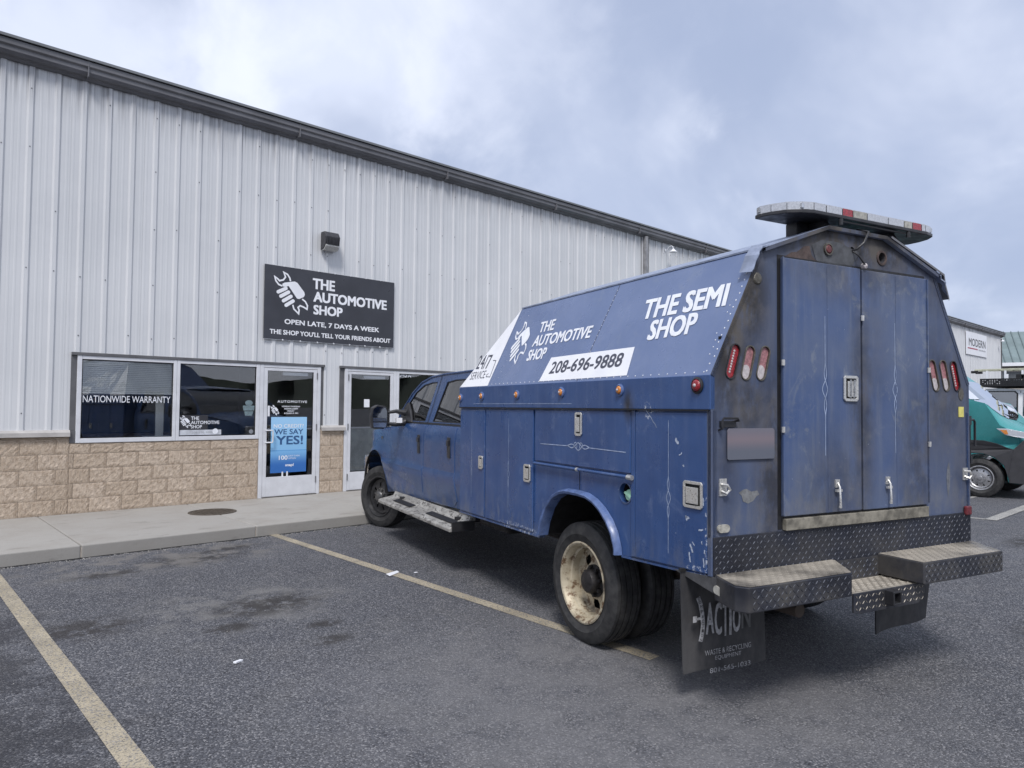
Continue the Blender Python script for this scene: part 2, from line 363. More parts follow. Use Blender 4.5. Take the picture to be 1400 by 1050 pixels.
c = t.mix(t.mr(z, .868, .878), c, t.mix(t.mr(z, .88, 1.42), (.24, .48, .74), (.32, .56, .80)))
c = t.mix(t.mr(t.mth('ABSOLUTE', t.mth('SUBTRACT', z, .873)), .004, .009, 1, 0), c, (.10, .30, .6))
M['poster'] = t.fin(c, .35)
M['poster_navy'] = simple('poster_navy', (.03, .09, .22), .4, 0, .05)
M['hill'] = simple('distant_hill', (.05, .06, .045), .95, 0, .4, .03)
M['teal'] = simple('teal_van_paint', (.055, .27, .275), .25, 0, .08, 2)
M['van_black'] = simple('van_black_cladding', (.03, .03, .034), .55, 0, .15, 10)
M['van_white'] = simple('white_truck_paint', (.80, .81, .83), .3, 0, .06, 2)
M['wheel_silver'] = simple('silver_wheel', (.42, .42, .43), .35, .7, .2, 20)
M['ladder'] = simple('pale_fibreglass_ladder', (.50, .50, .38), .5, 0, .2, 10)
M['rack'] = simple('black_rack', (.010, .010, .012), .6, 0, .2, 10)
M['green_roof'] = simple('grey_green_metal_roof', (.16, .21, .21), .5, 0, .15, .5)
M['far_wall'] = simple('far_tan_wall', (.36, .33, .29), .8, 0, .15, 1)
M['far_window'] = simple('far_window_pane', (.10, .11, .12), .25, 0, .3, 1)
M['seat'] = simple('dark_seat_fabric', (.035, .035, .04), .85, 0, .2, 10)

# ------------------------------------------------------------------ mesh helpers
class MB:
    def __init__(s): s.v = []; s.f = []
    def quad(s, *p):
        b = len(s.v); s.v += [tuple(q) for q in p]; s.f.append(tuple(range(b, b+len(p)))); return s
    def box(s, a, b):
        (x0, y0, z0), (x1, y1, z1) = a, b; k = len(s.v)
        s.v += [(x, y, z) for z in (z0, z1) for y in (y0, y1) for x in (x0, x1)]
        s.f += [tuple(k+i for i in q) for q in ((0, 2, 3, 1), (4, 5, 7, 6), (0, 1, 5, 4), (2, 6, 7, 3), (0, 4, 6, 2), (1, 3, 7, 5))]; return s
    def plate(s, outer, fn, d0, d1, holes=()):
        """polygon with holes in (a,b); fn(a,b,d) -> point; closed solid between d0 and d1"""
        loops = [list(outer)]+[list(h) for h in holes]
        flat = [p for l in loops for p in l]
        tris = tessellate_polygon([[Vector((a, b, 0)) for a, b in l] for l in loops])
        k = len(s.v); n = len(flat)
        s.v += [tuple(fn(a, b, d0)) for a, b in flat]+[tuple(fn(a, b, d1)) for a, b in flat]
        for q in tris:
            s.f.append(tuple(k+i for i in q)); s.f.append(tuple(k+n+i for i in reversed(q)))
        o = 0
        for l in loops:
            m = len(l)
            for i in range(m):
                j = (i+1) % m; s.f.append((k+o+i, k+o+j, k+n+o+j, k+n+o+i))
            o += m
        return s
    def flat(s, outer, fn, d=0, holes=()):
        loops = [list(outer)]+[list(h) for h in holes]; flat = [p for l in loops for p in l]
        tris = tessellate_polygon([[Vector((a, b, 0)) for a, b in l] for l in loops]); k = len(s.v)
        s.v += [tuple(fn(a, b, d)) for a, b in flat]; s.f += [tuple(k+i for i in q) for q in tris]; return s
    def tube(s, pts, r, n=8, cap=True):
        pts = [Vector(p) for p in pts]; rr = r if isinstance(r, (list, tuple)) else [r]*len(pts); k = len(s.v)
        up = None
        for i, p in enumerate(pts):
            d = (pts[min(i+1, len(pts)-1)]-pts[max(i-1, 0)]).normalized()
            if up is None: up = d.orthogonal().normalized()
            up = (up-d*up.dot(d)).normalized(); w = d.cross(up)
            for j in range(n):
                a = 2*math.pi*j/n; s.v.append(tuple(p+(up*math.cos(a)+w*math.sin(a))*rr[i]))
        for i in range(len(pts)-1):
            for j in range(n):
                j2 = (j+1) % n; s.f.append((k+i*n+j, k+i*n+j2, k+(i+1)*n+j2, k+(i+1)*n+j))
        if cap:
            s.f.append(tuple(k+j for j in reversed(range(n)))); s.f.append(tuple(k+(len(pts)-1)*n+j for j in range(n)))
        return s
    def lathe(s, prof, c=(0, 0, 0), axis='x', n=40, close=False):
        """prof: (radius, axial)"""
        k = len(s.v); m = len(prof)
        for j in range(n):
            a = 2*math.pi*j/n; ca, sa = math.cos(a), math.sin(a)
            for r, h in prof:
                if axis == 'x': p = (c[0]+h, c[1]+r*ca, c[2]+r*sa)
                elif axis == 'y': p = (c[0]+r*ca, c[1]+h, c[2]+r*sa)
                else: p = (c[0]+r*ca, c[1]+r*sa, c[2]+h)
                s.v.append(p)
        for j in range(n):
            j2 = (j+1) % n
            for i in range(m-1+(1 if close else 0)):
                i2 = (i+1) % m; s.f.append((k+j*m+i, k+j2*m+i, k+j2*m+i2, k+j*m+i2))
        return s
    def build(s, name, mat, parent=None, bevel=0, smooth=None, seg=2, loc=None, weld=True):
        me = bpy.data.meshes.new(name); me.from_pydata(s.v, [], s.f)
        bm = bmesh.new(); bm.from_mesh(me)
        if weld: bmesh.ops.remove_doubles(bm, verts=bm.verts, dist=1e-5)
        bmesh.ops.recalc_face_normals(bm, faces=bm.faces)
        bm.to_mesh(me); bm.free()
        for m in (mat if isinstance(mat, list) else [mat]): me.materials.append(m)
        if smooth:
            me.polygons.foreach_set('use_smooth', [True]*len(me.polygons)); me.set_sharp_from_angle(angle=rad(smooth))
        o = bpy.data.objects.new(name, me); COL.objects.link(o)
        if parent: o.parent = parent
        if loc: o.location = loc
        if bevel:
            b = o.modifiers.new('bevel', 'BEVEL'); b.width = bevel; b.segments = seg; b.limit_method = 'ANGLE'; b.angle_limit = rad(35)
            b.harden_normals = False
        return o

def thing(name, label, cat, loc=(0, 0, 0), rz=0, group=None):
    o = bpy.data.objects.new(name, None); COL.objects.link(o); o.location = loc; o.rotation_euler = (0, 0, rz)
    o['label'] = label; o['category'] = cat; o.empty_display_size = .2
    if group: o['group'] = group
    return o
def tag(o, label=None, cat=None, group=None, kind=None):
    if label: o['label'] = label
    if cat: o['category'] = cat
    if group: o['group'] = group
    if kind: o['kind'] = kind
    return o
def inst(o, parent, loc=None, rot=None, scale=None):
    c = o.copy(); COL.objects.link(c); c.parent = parent
    if loc is not None: c.location = loc
    if rot is not None: c.rotation_euler = rot
    if scale is not None: c.scale = scale
    return c
def copy_tree(o, parent=None):
    kids = [c for c in bpy.data.objects if c.parent is o]
    c = o.copy(); COL.objects.link(c); c.parent = parent
    for k in kids: copy_tree(k, c)
    return c

_tc = {}
def text_pts(s, off, space=1.0):
    k = (s, off, space)
    if k in _tc: return _tc[k]
    cu = bpy.data.curves.new('t', 'FONT'); cu.body = s; cu.size = 1; cu.offset = off; cu.space_character = space; cu.resolution_u = 3
    cu.fill_mode = 'FRONT'
    o = bpy.data.objects.new('t', cu); COL.objects.link(o)
    dg = bpy.context.evaluated_depsgraph_get(); dg.update()
    me = bpy.data.meshes.new_from_object(o.evaluated_get(dg))
    vs = [v.co.copy() for v in me.vertices]; fs = [tuple(p.vertices) for p in me.polygons]
    bpy.data.objects.remove(o); bpy.data.meshes.remove(me); bpy.data.curves.remove(cu)
    x0 = min(v.x for v in vs); x1 = max(v.x for v in vs); y0 = min(v.y for v in vs); y1 = max(v.y for v in vs)
    r = ([((v.x-x0)/(x1-x0), (v.y-y0)/(y1-y0)) for v in vs], fs); _tc[k] = r; return r
def text(s, bl, br, tl, mat, parent, off=.02, n=None, name='lettering', space=1.0, mb=None):
    """lettering mapped onto a parallelogram; bold strokes come from shifted copies, each .12 mm above the last"""
    bl, br, tl = Vector(bl), Vector(br), Vector(tl)
    ps, fs = text_pts(s, 0, space); m = mb or MB()
    ex, ey = br-bl, tl-bl; nn = ex.cross(ey).normalized(); h = ey.length
    b = off*.85*h; ux, uy = ex.normalized(), ey.normalized()
    bl = bl+ux*b+uy*b*.7; ex = ex*(1-2*b/max(ex.length, 1e-6)); ey = ey*(1-1.4*b/max(h, 1e-6))
    sh = [(0, 0)] if b < .0003 else [(0, 0), (-1, -.7), (1, .7), (-1, .7), (1, -.7)]
    for i, (sx, sy) in enumerate(sh):
        k = len(m.v); o_ = ux*sx*b+uy*sy*b+nn*(.00012*i)
        for a, c_ in ps: m.v.append(tuple(bl+ex*a+ey*c_+o_))
        m.f += [tuple(k+q for q in f) for f in fs]
    if mb: return m
    return m.build(name, mat, parent, weld=False)

def circ(a, b, ra, rb=None, n=20, rot=0):
    rb = rb or ra
    return [(a+ra*math.cos(2*math.pi*i/n)*math.cos(rot)-rb*math.sin(2*math.pi*i/n)*math.sin(rot), b+ra*math.cos(2*math.pi*i/n)*math.sin(rot)+rb*math.sin(2*math.pi*i/n)*math.cos(rot)) for i in range(n)]
def capsule(p, q, r, n=8):
    p, q = Vector(p), Vector(q); d = (q-p).normalized(); w = Vector((-d.y, d.x)); out = []
    for i in range(n+1):
        a = -math.pi/2+math.pi*i/n; out.append(tuple(q+d*math.cos(a)*r+w*math.sin(a)*r))
    for i in range(n+1):
        a = math.pi/2+math.pi*i/n; out.append(tuple(p+d*math.cos(a)*r+w*math.sin(a)*r))
    return out
def stroke(mb, pts, w, fn, d=0):
    """mitred flat ribbon"""
    P = [Vector(p) for p in pts]; n = len(P); Lf = []; Rt = []
    for i in range(n):
        t1 = (P[i]-P[i-1]).normalized() if i else (P[1]-P[0]).normalized()
        t2 = (P[i+1]-P[i]).normalized() if i < n-1 else t1
        tt = (t1+t2); tt = tt.normalized() if tt.length > 1e-3 else t1
        nn = Vector((-tt.y, tt.x)); k = max(.45, abs(nn.dot(Vector((-t1.y, t1.x)))))
        Lf.append(P[i]+nn*w/2/k); Rt.append(P[i]-nn*w/2/k)
    for i in range(n-1):
        mb.quad(*[fn(q.x, q.y, d) for q in (Lf[i], Lf[i+1], Rt[i+1], Rt[i])])
    return mb

# fist-and-wrench emblem, coordinates in metres at sign size (origin lower left)
LOGO = {'wt': [(0.078, 0.426), (0.015, 0.444), (-0.033, 0.498), (-0.052, 0.563), (0.005, 0.528), (0.027, 0.505), (0.094, 0.528), (0.129, 0.579), (0.1, 0.652), (0.164, 0.626), (0.204, 0.571), (0.216, 0.521)],
 'hand': [(0.077, 0.46), (0.113, 0.485), (0.238, 0.515), (0.293, 0.526), (0.339, 0.507), (0.462, 0.368), (0.472, 0.326), (0.455, 0.288), (0.372, 0.244), (0.335, 0.249), (0.185, 0.439), (0.132, 0.415), (0.087, 0.419)],
 'f': [((0.01, 0.322), (0.141, 0.394)), ((0.056, 0.257), (0.187, 0.338)), ((0.102, 0.187), (0.23, 0.272)), ((0.148, 0.118), (0.268, 0.200))],
 'wb': [(0.264, 0.137), (0.284, 0.07), (0.368, 0.0), (0.376, 0.062), (0.356, 0.103), (0.393, 0.136), (0.449, 0.121), (0.515, 0.089), (0.523, 0.147), (0.484, 0.213), (0.427, 0.25)]}
def logo(fn, mat, parent, w=.026):
    mb = MB()
    stroke(mb, LOGO['wt'], w, fn); stroke(mb, LOGO['wb'], w, fn)
    mb.flat(LOGO['hand'], fn)
    for a, b in LOGO['f']: mb.flat(capsule(a, b, .029), fn)
    return mb.build('emblem', mat, parent, weld=False)

def bars(mb, O, A, B, N, w, h, pitch=.024, inside=None, hgt=.0026):
    """raised diamond-plate lozenges over a w x h patch"""
    O, A, B, N = Vector(O), Vector(A).normalized(), Vector(B).normalized(), Vector(N).normalized()
    na, nb = int(w/pitch), int(h/pitch)
    for i in range(na):
        for j in range(nb):
            a, b = (i+.5)*w/na, (j+.5)*h/nb
            if inside and not inside(a, b): continue
            sgn = 1 if (i+j) % 2 else -1
            d = (A+B*sgn).normalized(); e = (B-A*sgn).normalized()
            c = O+A*a+B*b; l, q = pitch*.50, pitch*.12; k = len(mb.v)
            mb.v += [tuple(c-d*l), tuple(c-e*q), tuple(c+d*l), tuple(c+e*q), tuple(c+N*hgt-d*l*.35), tuple(c+N*hgt+d*l*.35)]
            mb.f += [(k, k+1, k+4), (k+1, k+2, k+5), (k+1, k+5, k+4), (k+2, k+3, k+5), (k+3, k, k+4), (k+3, k+4, k+5)]
    return mb

# ================================================================== SETTING
mb = MB(); mb.quad((-400, -500, 0), (600, -500, 0), (600, 400, 0), (-400, 400, 0))
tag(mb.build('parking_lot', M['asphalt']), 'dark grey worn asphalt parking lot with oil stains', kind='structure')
# distant low ridge behind and around the lot
mb = MB(); prev = None
for i in range(181):
    a = rad(-70+i*2.0*1.0-120); r = 420
    hgt = 13+7*math.sin(i*.13)+4*math.sin(i*.37+1)+1.5*math.sin(i*1.3)
    if 0 < math.cos(a)*.68+math.sin(a)*.73: hgt = 3 if math.cos(a)*.68+math.sin(a)*.73 > .5 else hgt*.5
    p = (r*math.cos(a), r*math.sin(a), -1); q = (p[0]*1.05, p[1]*1.05, hgt); z = (p[0]*1.3, p[1]*1.3, -1)
    if prev:
        mb.quad(prev[0], p, q, prev[1]); mb.quad(prev[1], q, z, prev[2])
    prev = (p, q, z)
tag(mb.build('hills', M['hill'], smooth=60), kind='structure')

# sidewalk slabs
sw = bpy.data.objects.new('sidewalk', None); COL.objects.link(sw); sw['kind'] = 'structure'; sw['label'] = 'pale concrete sidewalk with a kerb along the shop wall'
slab0 = MB().box((.004, -2.513, -.05), (1.856, -.012, .13)).build('slab', M['concrete'], sw, bevel=.014, seg=3)
slab0.location = (-5.72, 0, 0)
for i in range(1, 30): inst(slab0, sw, (-5.72+i*1.86, 0, 0))
MB().box((-5.8, -2.5, -.06), (50, .0, .105)).build('slab_bed', M['mortar'], sw)

def pline(x0, y0, x1, y1, mat, z=.004):
    mb = MB(); n = 14
    L, Rr = [], []
    for i in range(n+1):
        t_ = i/n; L.append(y0+(y1-y0)*t_)
    for i in range(n):
        a = random.uniform(-.006, .006)
    mb.quad((x0, y0, z), (x1, y0, z), (x1, y1, z), (x0, y1, z))
    return mb.build('parking_line', mat)
for x in (.885, 3.745, 6.60, 9.46):
    tag(pline(x, -8.25 if x > 1 else -14, x+.11, -2.27 if x > 1 else -2.62, M['line_yellow']), kind='structure')
tag(pline(12.35, -8.0, 12.47, -2.6, M['line_white']), kind='structure')
tag(pline(12.35, -8.16, 19.0, -8.0, M['line_white'], .008), kind='structure')
tag(pline(15.1, -7.12, 19.0, -7.04, M['line_white'], .004), kind='structure')
tag(MB().quad((3.70, -5.30, .009), (3.86, -5.22, .009), (3.88, -5.15, .009), (3.72, -5.20, .009)).build('paint_splash', M['sign_white']), kind='structure')

# manhole cover
mh = thing('manhole_cover', 'round rusty iron manhole cover set in the sidewalk', 'manhole cover', (3.585, -1.035, .130))
mb = MB(); mb.lathe([(0, .006), (.27, .006), (.275, .002), (.275, -.02)], axis='z', n=40); mb.build('cover_plate', M['iron'], mh)
mb = MB(); mb.lathe([(.280, -.01), (.280, .007), (.31, .007), (.315, -.01)], axis='z', n=40); mb.build('rim', M['iron'], mh)
mb = MB()
for i in range(-4, 5):
    for j in range(-4, 5):
        if math.hypot(i, j) < 4.4: mb.box((i*.055-.016, j*.055-.016, .006), (i*.055+.016, j*.055+.016, .011))
mb.build('tread_studs', M['iron'], mh)
# grit washed against the kerb
rg_ = random.Random(4); mb = MB()
for i in range(900):
    x_, y_ = rg_.uniform(-1, 7.5), -2.56-abs(rg_.gauss(0, .09)); z_ = rg_.uniform(.003, .008); k = len(mb.v)
    mb.v += [(x_-z_, y_, 0), (x_, y_-z_, 0), (x_+z_*1.2, y_, 0), (x_, y_+z_, 0), (x_, y_, z_)]; mb.f += [(k, k+1, k+4), (k+1, k+2, k+4), (k+2, k+3, k+4), (k+3, k, k+4)]
for i in range(260):
    x_, y_ = rg_.uniform(-.5, 6.5), rg_.uniform(-10, -2.6); z_ = rg_.uniform(.002, .005); k = len(mb.v)
    mb.v += [(x_-z_, y_, 0), (x_, y_-z_, 0), (x_+z_*1.2, y_, 0), (x_, y_+z_, 0), (x_, y_, z_)]; mb.f += [(k, k+1, k+4), (k+1, k+2, k+4), (k+2, k+3, k+4), (k+3, k, k+4)]
tag(mb.build('grit', simple('grey_grit', (.26, .25, .235), .9, 0, .5, 9), weld=False), 'loose grey grit lying along the kerb and on the asphalt', 'grit', kind='stuff')
# litter
mb = MB(); mb.box((-.035, -.012, .0), (.03, .012, .012)); mb.box((.02, .0, .0), (.042, .022, .008))
lt = mb.build('litter', M['paper'], bevel=.002, loc=(1.772, -6.572, .002)); lt.rotation_euler = (0, .1, .5); tag(lt, 'small white scrap of litter on the open asphalt', 'litter')
mb = MB(); mb.box((-.015, -.01, .0), (.018, .01, .006)); lt2 = mb.build('litter', M['paper'], bevel=.001, loc=(3.98, -5.32, .002)); tag(lt2, 'tiny white fleck of litter beside the truck-side parking line', 'litter')

# ================================================================== BUILDING
B = thing('shop_building', 'long white ribbed metal shop building with tan block base and grey gutter', 'building', (0, 0, 0))
XL, XR, ZT, ZL = -7.94, 49.2, 6.12, 1.24
def prof(xa, xb):
    """siding profile between xa and xb: (x, y)"""
    pts = [(xa, 0)]
    k0 = math.floor((xa-1.20)/.305)-1
    for k in range(k0, k0+200):
        c_ = 1.20+.305*k
        for dx, dy in ((-.044, 0), (-.022, -.021), (.022, -.021), (.044, 0), (.100, 0), (.108, -.0018), (.125, -.0018), (.133, 0), (.172, 0), (.180, -.0018), (.197, -.0018), (.205, 0)):
            x = c_+dx
            if xa+.002 < x < xb-.002: pts.append((x, dy))
        if c_ > xb+.4: break
    pts.append((xb, 0)); return pts
openings = [(2.05, 5.75, 2.30), (6.06, 9.68, 2.30)]
def panel(xa, xb):
    mb = MB(); cuts = sorted({xa, xb}|{x for o in openings for x in o[:2] if xa < x < xb})
    for a, b in zip(cuts, cuts[1:]):
        z0 = ZL
        for o in openings:
            if o[0]-.001 <= a and b <= o[1]+.001: z0 = o[2]
        P = prof(a, b)
        for (x1, y1), (x2, y2) in zip(P, P[1:]): mb.quad((x1, y1, z0), (x2, y2, z0), (x2, y2, ZT), (x1, y1, ZT))
    return mb
x = 1.20-.15-.915*10; random.seed(3)
while x < XR:
    xb = min(x+.915, XR)
    if not (14.5 < x+.4 < 15.0):
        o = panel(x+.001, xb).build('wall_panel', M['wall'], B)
        o.location.y = -random.uniform(0, .003)
    else:
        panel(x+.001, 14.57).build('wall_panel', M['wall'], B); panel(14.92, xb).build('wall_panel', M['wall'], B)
    x += .915
# screws on the ribs
mb = MB()
for z in (1.45, 2.55, 3.35, 4.15, 4.95, 5.75):
    for k in range(-20, 60):
        xx = 1.20+.305*k
        if any(o[0] < xx < o[1] for o in openings) and z < 2.3: continue
        if random.random() < .45: continue
        zz = z+random.uniform(-.03, .03)
        mb.box((xx-.007, -.028, zz-.007), (xx+.007, -.021, zz+.007))
tag(mb.build('screws', simple('grey_screw', (.16, .16, .17), .5, .5, .2, 10), B, weld=False), 'small grey screw heads on the siding ribs', kind='stuff')
# eave: fascia, gutter with a rounded front, roof
mb = MB()
gp = [(0, 6.02), (-.05, 6.02), (-.07, 6.05), (-.12, 6.06), (-.15, 6.10), (-.15, 6.15), (-.175, 6.17), (-.175, 6.235), (-.165, 6.245), (0, 6.245)]
mb.plate([(a, b) for a, b in gp], lambda a, b, d: (d, a, b), XL, XR+.35); mb.build('gutter', M['gutter'], B, bevel=.004)
mb = MB(); mb.plate([(-.20, 6.25), (-.20, 6.285), (15, 7.55), (30, 6.285), (30, 6.24), (15, 7.50)], lambda a, b, d: (d, a, b), XL-.1, XR+.4); mb.build('roof', M['roof'], B)
mb = MB()
xx = XL+.9
gs_ = MB().box((0, -.182, 6.03), (.012, -.02, 6.247)).build('gutter_strap', M['gutter'], B); gs_.location.x = xx
while xx < XR-3.1: xx += 3.05; inst(gs_, B, (xx, 0, 0))
# other walls of the shell
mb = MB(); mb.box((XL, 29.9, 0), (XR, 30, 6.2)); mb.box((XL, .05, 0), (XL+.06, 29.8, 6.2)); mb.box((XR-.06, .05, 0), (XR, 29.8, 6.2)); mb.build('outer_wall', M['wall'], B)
mb = MB(); mb.box((XR-.03, -.06, .1), (XR+.04, .05, 6.05)); mb.build('corner_trim', M['trim'], B)
# downspout in its dark corner
o = MB().box((14.57, -.012, 1.2), (14.92, .0, 6.06)).build('corner_trim', M['trim'], B)
o = MB().box((14.62, -.12, .2), (14.73, -.02, 6.03)).build('downspout', simple('light_grey_downspout', (.25, .25, .26), .45), B, bevel=.01)
# lower ledge flashing + blocks
def ledge(a, b, z=ZL):
    mb = MB(); mb.plate([(.03, z+.012), (-.05, z+.012), (-.085, z-.02), (-.085, z-.075), (-.075, z-.075), (-.06, z-.03), (.03, z-.03)], lambda p, q, d: (d, p, q), a, b)
    return mb.build('ledge', M['ledge'], B)
ledge(XL, 2.045); ledge(5.70, 6.15, 1.26); ledge(9.69, XR)
bvars = []
for s_ in range(7):
    mb = MB(); nx, nz = 12, 6; g = [[None]*(nz+1) for _ in range(nx+1)]; w, h = .396, .192; rnd = random.Random(s_)
    for i in range(nx+1):
        for j in range(nz+1):
            e = min(i, nx-i, 1)*min(j, nz-j, 1)
            y = -.017-(rnd.uniform(0.003, .010) if e else rnd.uniform(0, .004))
            g[i][j] = (w*i/nx+(rnd.uniform(-.008, .008) if e else 0), y, h*j/nz+(rnd.uniform(-.007, .007) if e else 0))
    for i in range(nx):
        for j in range(nz):
            a, b_, c_, d_ = g[i][j], g[i+1][j], g[i+1][j+1], g[i][j+1]
            mb.quad(a, b_, c_); mb.quad(a, c_, d_)
    for i in range(nx):
        mb.quad(g[i][nz], g[i+1][nz], (g[i+1][nz][0], .02, h), (g[i][nz][0], .02, h)); mb.quad(g[i+1][0], g[i][0], (g[i][0][0], .02, 0), (g[i+1][0][0], .02, 0))
    for j in range(nz):
        mb.quad(g[0][j], g[0][j+1], (0, .02, g[0][j+1][2]), (0, .02, g[0][j][2])); mb.quad(g[nx][j+1], g[nx][j], (w, .02, g[nx][j][2]), (w, .02, g[nx][j+1][2]))
    o = mb.build('block', M['block'], B); bvars.append(o)
used = set()
def put_block(x0, x1, z0, hh):
    if x1-x0 < .02: return
    v_ = random.randrange(7); o = bvars[v_]
    if v_ in used: o = inst(o, B)
    used.add(v_)
    o.location = (x0+.002, -.010, z0+.002); o.scale = ((x1-x0-.0045)/.396, 1, (hh-.0045)/.192)
def blocks(xa, xb, ztop):
    z = .13; row = 0
    while z < ztop-.01:
        hh = min(.20, ztop-z)
        x = 1.10-.4*30+(.2 if row % 2 else 0)
        while x < xb:
            a, b_ = max(x, xa), min(x+.4, xb)
            if b_-a > .02: put_block(a, b_, z, hh)
            x += .4
        z += .2; row += 1
random.seed(11)
blocks(-.9, 2.05, 1.165); blocks(2.05, 4.635, 1.07); blocks(5.695, 6.140, 1.185); blocks(7.205, 9.69, 1.07); blocks(9.69, 11.7, 1.165)
mb = MB(); mb.box((XL, -.018, .1), (2.05, .06, 1.2)); mb.box((2.05, -.018, .1), (4.635, .06, 1.07)); mb.box((5.692, -.018, .1), (6.143, .06, 1.22)); mb.box((7.205, -.018, .1), (9.69, .06, 1.07)); mb.box((9.69, -.018, .1), (14.5, .06, 1.2)); mb.box((14.9, -.018, .1), (XR, .06, 1.2))
mb.build('mortar_bed', M['mortar'], B)
mb = MB()
for (xa, xb_) in ((XL, -.9), (11.7, 14.5), (14.95, XR)):
    for r_ in range(5):
        z = .13+.2*r_; xx = xa
        while xx < xb_-.1:
            mb.box((xx+.004, -.036-.008*random.random(), z+.004), (min(xx+.396, xb_), .0, z+.196)); xx += .4
tag(mb.build('distant_blocks', M['block'], B, weld=False), kind='stuff')

# window and door units
YF0, YF1 = -.040, .04
def fr(mb, x0, x1, z0, z1, y0=YF0, y1=YF1): mb.box((x0, y0, z0), (x1, y1, z1))
mb = MB()
mb.box((2.045, -.012, 1.24), (2.115, .05, 2.262)); mb.box((2.045, -.036, 1.075), (2.115, .05, 1.24)); mb.box((2.045, -.050, 2.262), (5.76, .05, 2.302)); mb.box((5.69, -.012, 1.27), (5.752, .05, 2.262))
mb.box((6.055, -.012, 1.27), (6.145, .05, 2.262)); mb.box((6.05, -.050, 2.262), (9.70, .05, 2.302)); mb.box((9.64, -.012, 1.24), (9.69, .05, 2.262))
mb.build('opening_trim', M['trim'], B, bevel=.003)
def window(x0, x1, z0=1.075, z1=2.262, stile=.055, lab=None, left=None, right=None):
    w = MB(); L_, R_ = left or stile, right or stile
    fr(w, x0, x0+L_, z0, z1); fr(w, x1-R_, x1, z0, z1)
    fr(w, x0+L_, x1-R_, z1-.05, z1, -.037); fr(w, x0+L_, x1-R_, z0, z0+.06, -.044)
    o = w.build('window', M['frame'], B, bevel=.004)
    if lab: o['label'] = lab
    MB().box((x0+L_-.004, -.012, z0+.055), (x1-R_+.004, -.006, z1-.045)).build('pane', M['glass'], o)
    g = MB()
    for (a, b_, c_, d_) in ((x0+L_, x0+L_+.012, z0+.06, z1-.05), (x1-R_-.012, x1-R_, z0+.06, z1-.05)): g.box((a, -.02, c_), (b_, -.013, d_))
    g.box((x0+L_+.012, -.02, z1-.062), (x1-R_-.012, -.013, z1-.05)); g.box((x0+L_+.012, -.02, z0+.06), (x1-R_-.012, -.013, z0+.068))
    g.build('gasket', M['rubber_trim'], o)
    return o
w1 = window(2.115, 3.385, lab='window with half-lowered blind and NATIONWIDE WARRANTY lettering', right=.045)
w2 = window(3.388, 4.635, lab='window with shop emblem decal in its lower left corner', left=.045)
w3 = window(7.205, 8.375, lab='transom window beside the second door with street number', right=.03)
w4 = window(8.378, 9.64, lab='window mostly hidden behind the truck', left=.03)
text('NATIONWIDE WARRANTY', (2.193, -.014, 1.626), (3.309, -.014, 1.626), (2.193, -.014, 1.720), M['letter_white'], w1, off=.0)
text('2745', (7.235, -.014, 2.150), (7.44, -.014, 2.150), (7.235, -.014, 2.245), M['letter_white'], w3, off=.02)
text('A', (7.46, -.014, 2.150), (7.54, -.014, 2.150), (7.46, -.014, 2.215), M['letter_white'], w3, off=.02)
# blind
mb = MB(); z = 1.775
while z < 2.2:
    mb.quad((2.175, .004, z), (3.335, .004, z), (3.335, .016, z+.0245), (2.175, .016, z+.0245)); z += .0265
tag(mb.build('blind_slats', M['blind'], w1), 'half-lowered white blind', kind='stuff')
MB().box((2.175, .002, 1.748), (3.335, .03, 1.772)).build('blind_rail', M['blind'], w1)
MB().box((3.19, .25, 1.13), (3.30, .27, 1.74)).build('inner_curtain', M['blind'], w1)
MB().box((2.95, .01, 1.135), (3.33, .03, 1.150)).build('sill_strip', M['frame'], w1)
# window 2 decals
yd = -.0135
fw = lambda a, b, d: (3.462+a*.27, yd-.001, 1.265+b*.27)
MB().flat([(3.437, 1.232), (3.85, 1.232), (3.85, 1.452), (3.437, 1.452)], lambda a, b, d: (a, yd+.0008, b)).build('decal_backing', M['sign_ink'], w2)
MB().flat([(3.441, 1.152), (4.054, 1.152), (4.054, 1.229), (3.441, 1.229)], lambda a, b, d: (a, yd, b)).build('decal_strip', simple('frosted_strip', (.52, .54, .58), .5), w2)
logo(fw, M['letter_white'], w2, .035)
for s_, x1, z0 in (('THE', 3.723, 1.379), ('AUTOMOTIVE', 4.022, 1.314), ('SHOP', 3.767, 1.251)):
    text(s_, (3.607, yd-.001, z0), (x1, yd-.001, z0), (3.607, yd-.001, z0+.050), M['letter_white'], w2, off=.02)
text('208-696-9888', (3.62, yd-.001, 1.172), (3.93, yd-.001, 1.172), (3.62, yd-.001, 1.205), M['sign_greytext'], w2, off=.01)
mb = MB(); mb.flat(circ(3.965, 1.205, .042), lambda a, b, d: (a, yd-.0012, b)); mb.build('round_decal', M['letter_white'], w2)
mb = MB(); mb.flat(circ(4.475, 1.64, .06, .045), lambda a, b, d: (a, yd, b)); mb.flat([(4.39, 1.52), (4.56, 1.52), (4.57, 1.60), (4.38, 1.60)], lambda a, b, d: (a, yd, b)); mb.flat([(4.42, 1.44), (4.53, 1.44), (4.55, 1.51), (4.40, 1.51)], lambda a, b, d: (a, yd, b))
mb.build('shield_decal', simple('faded_teal_decal', (.16, .22, .24), .5, 0, .5, 60), w2)
mb = MB(); mb.flat(circ(4.52, 1.19, .035, .035), lambda a, b, d: (a, yd, b)); mb.build('round_decal', simple('faint_decal', (.2, .21, .23), .5), w2)

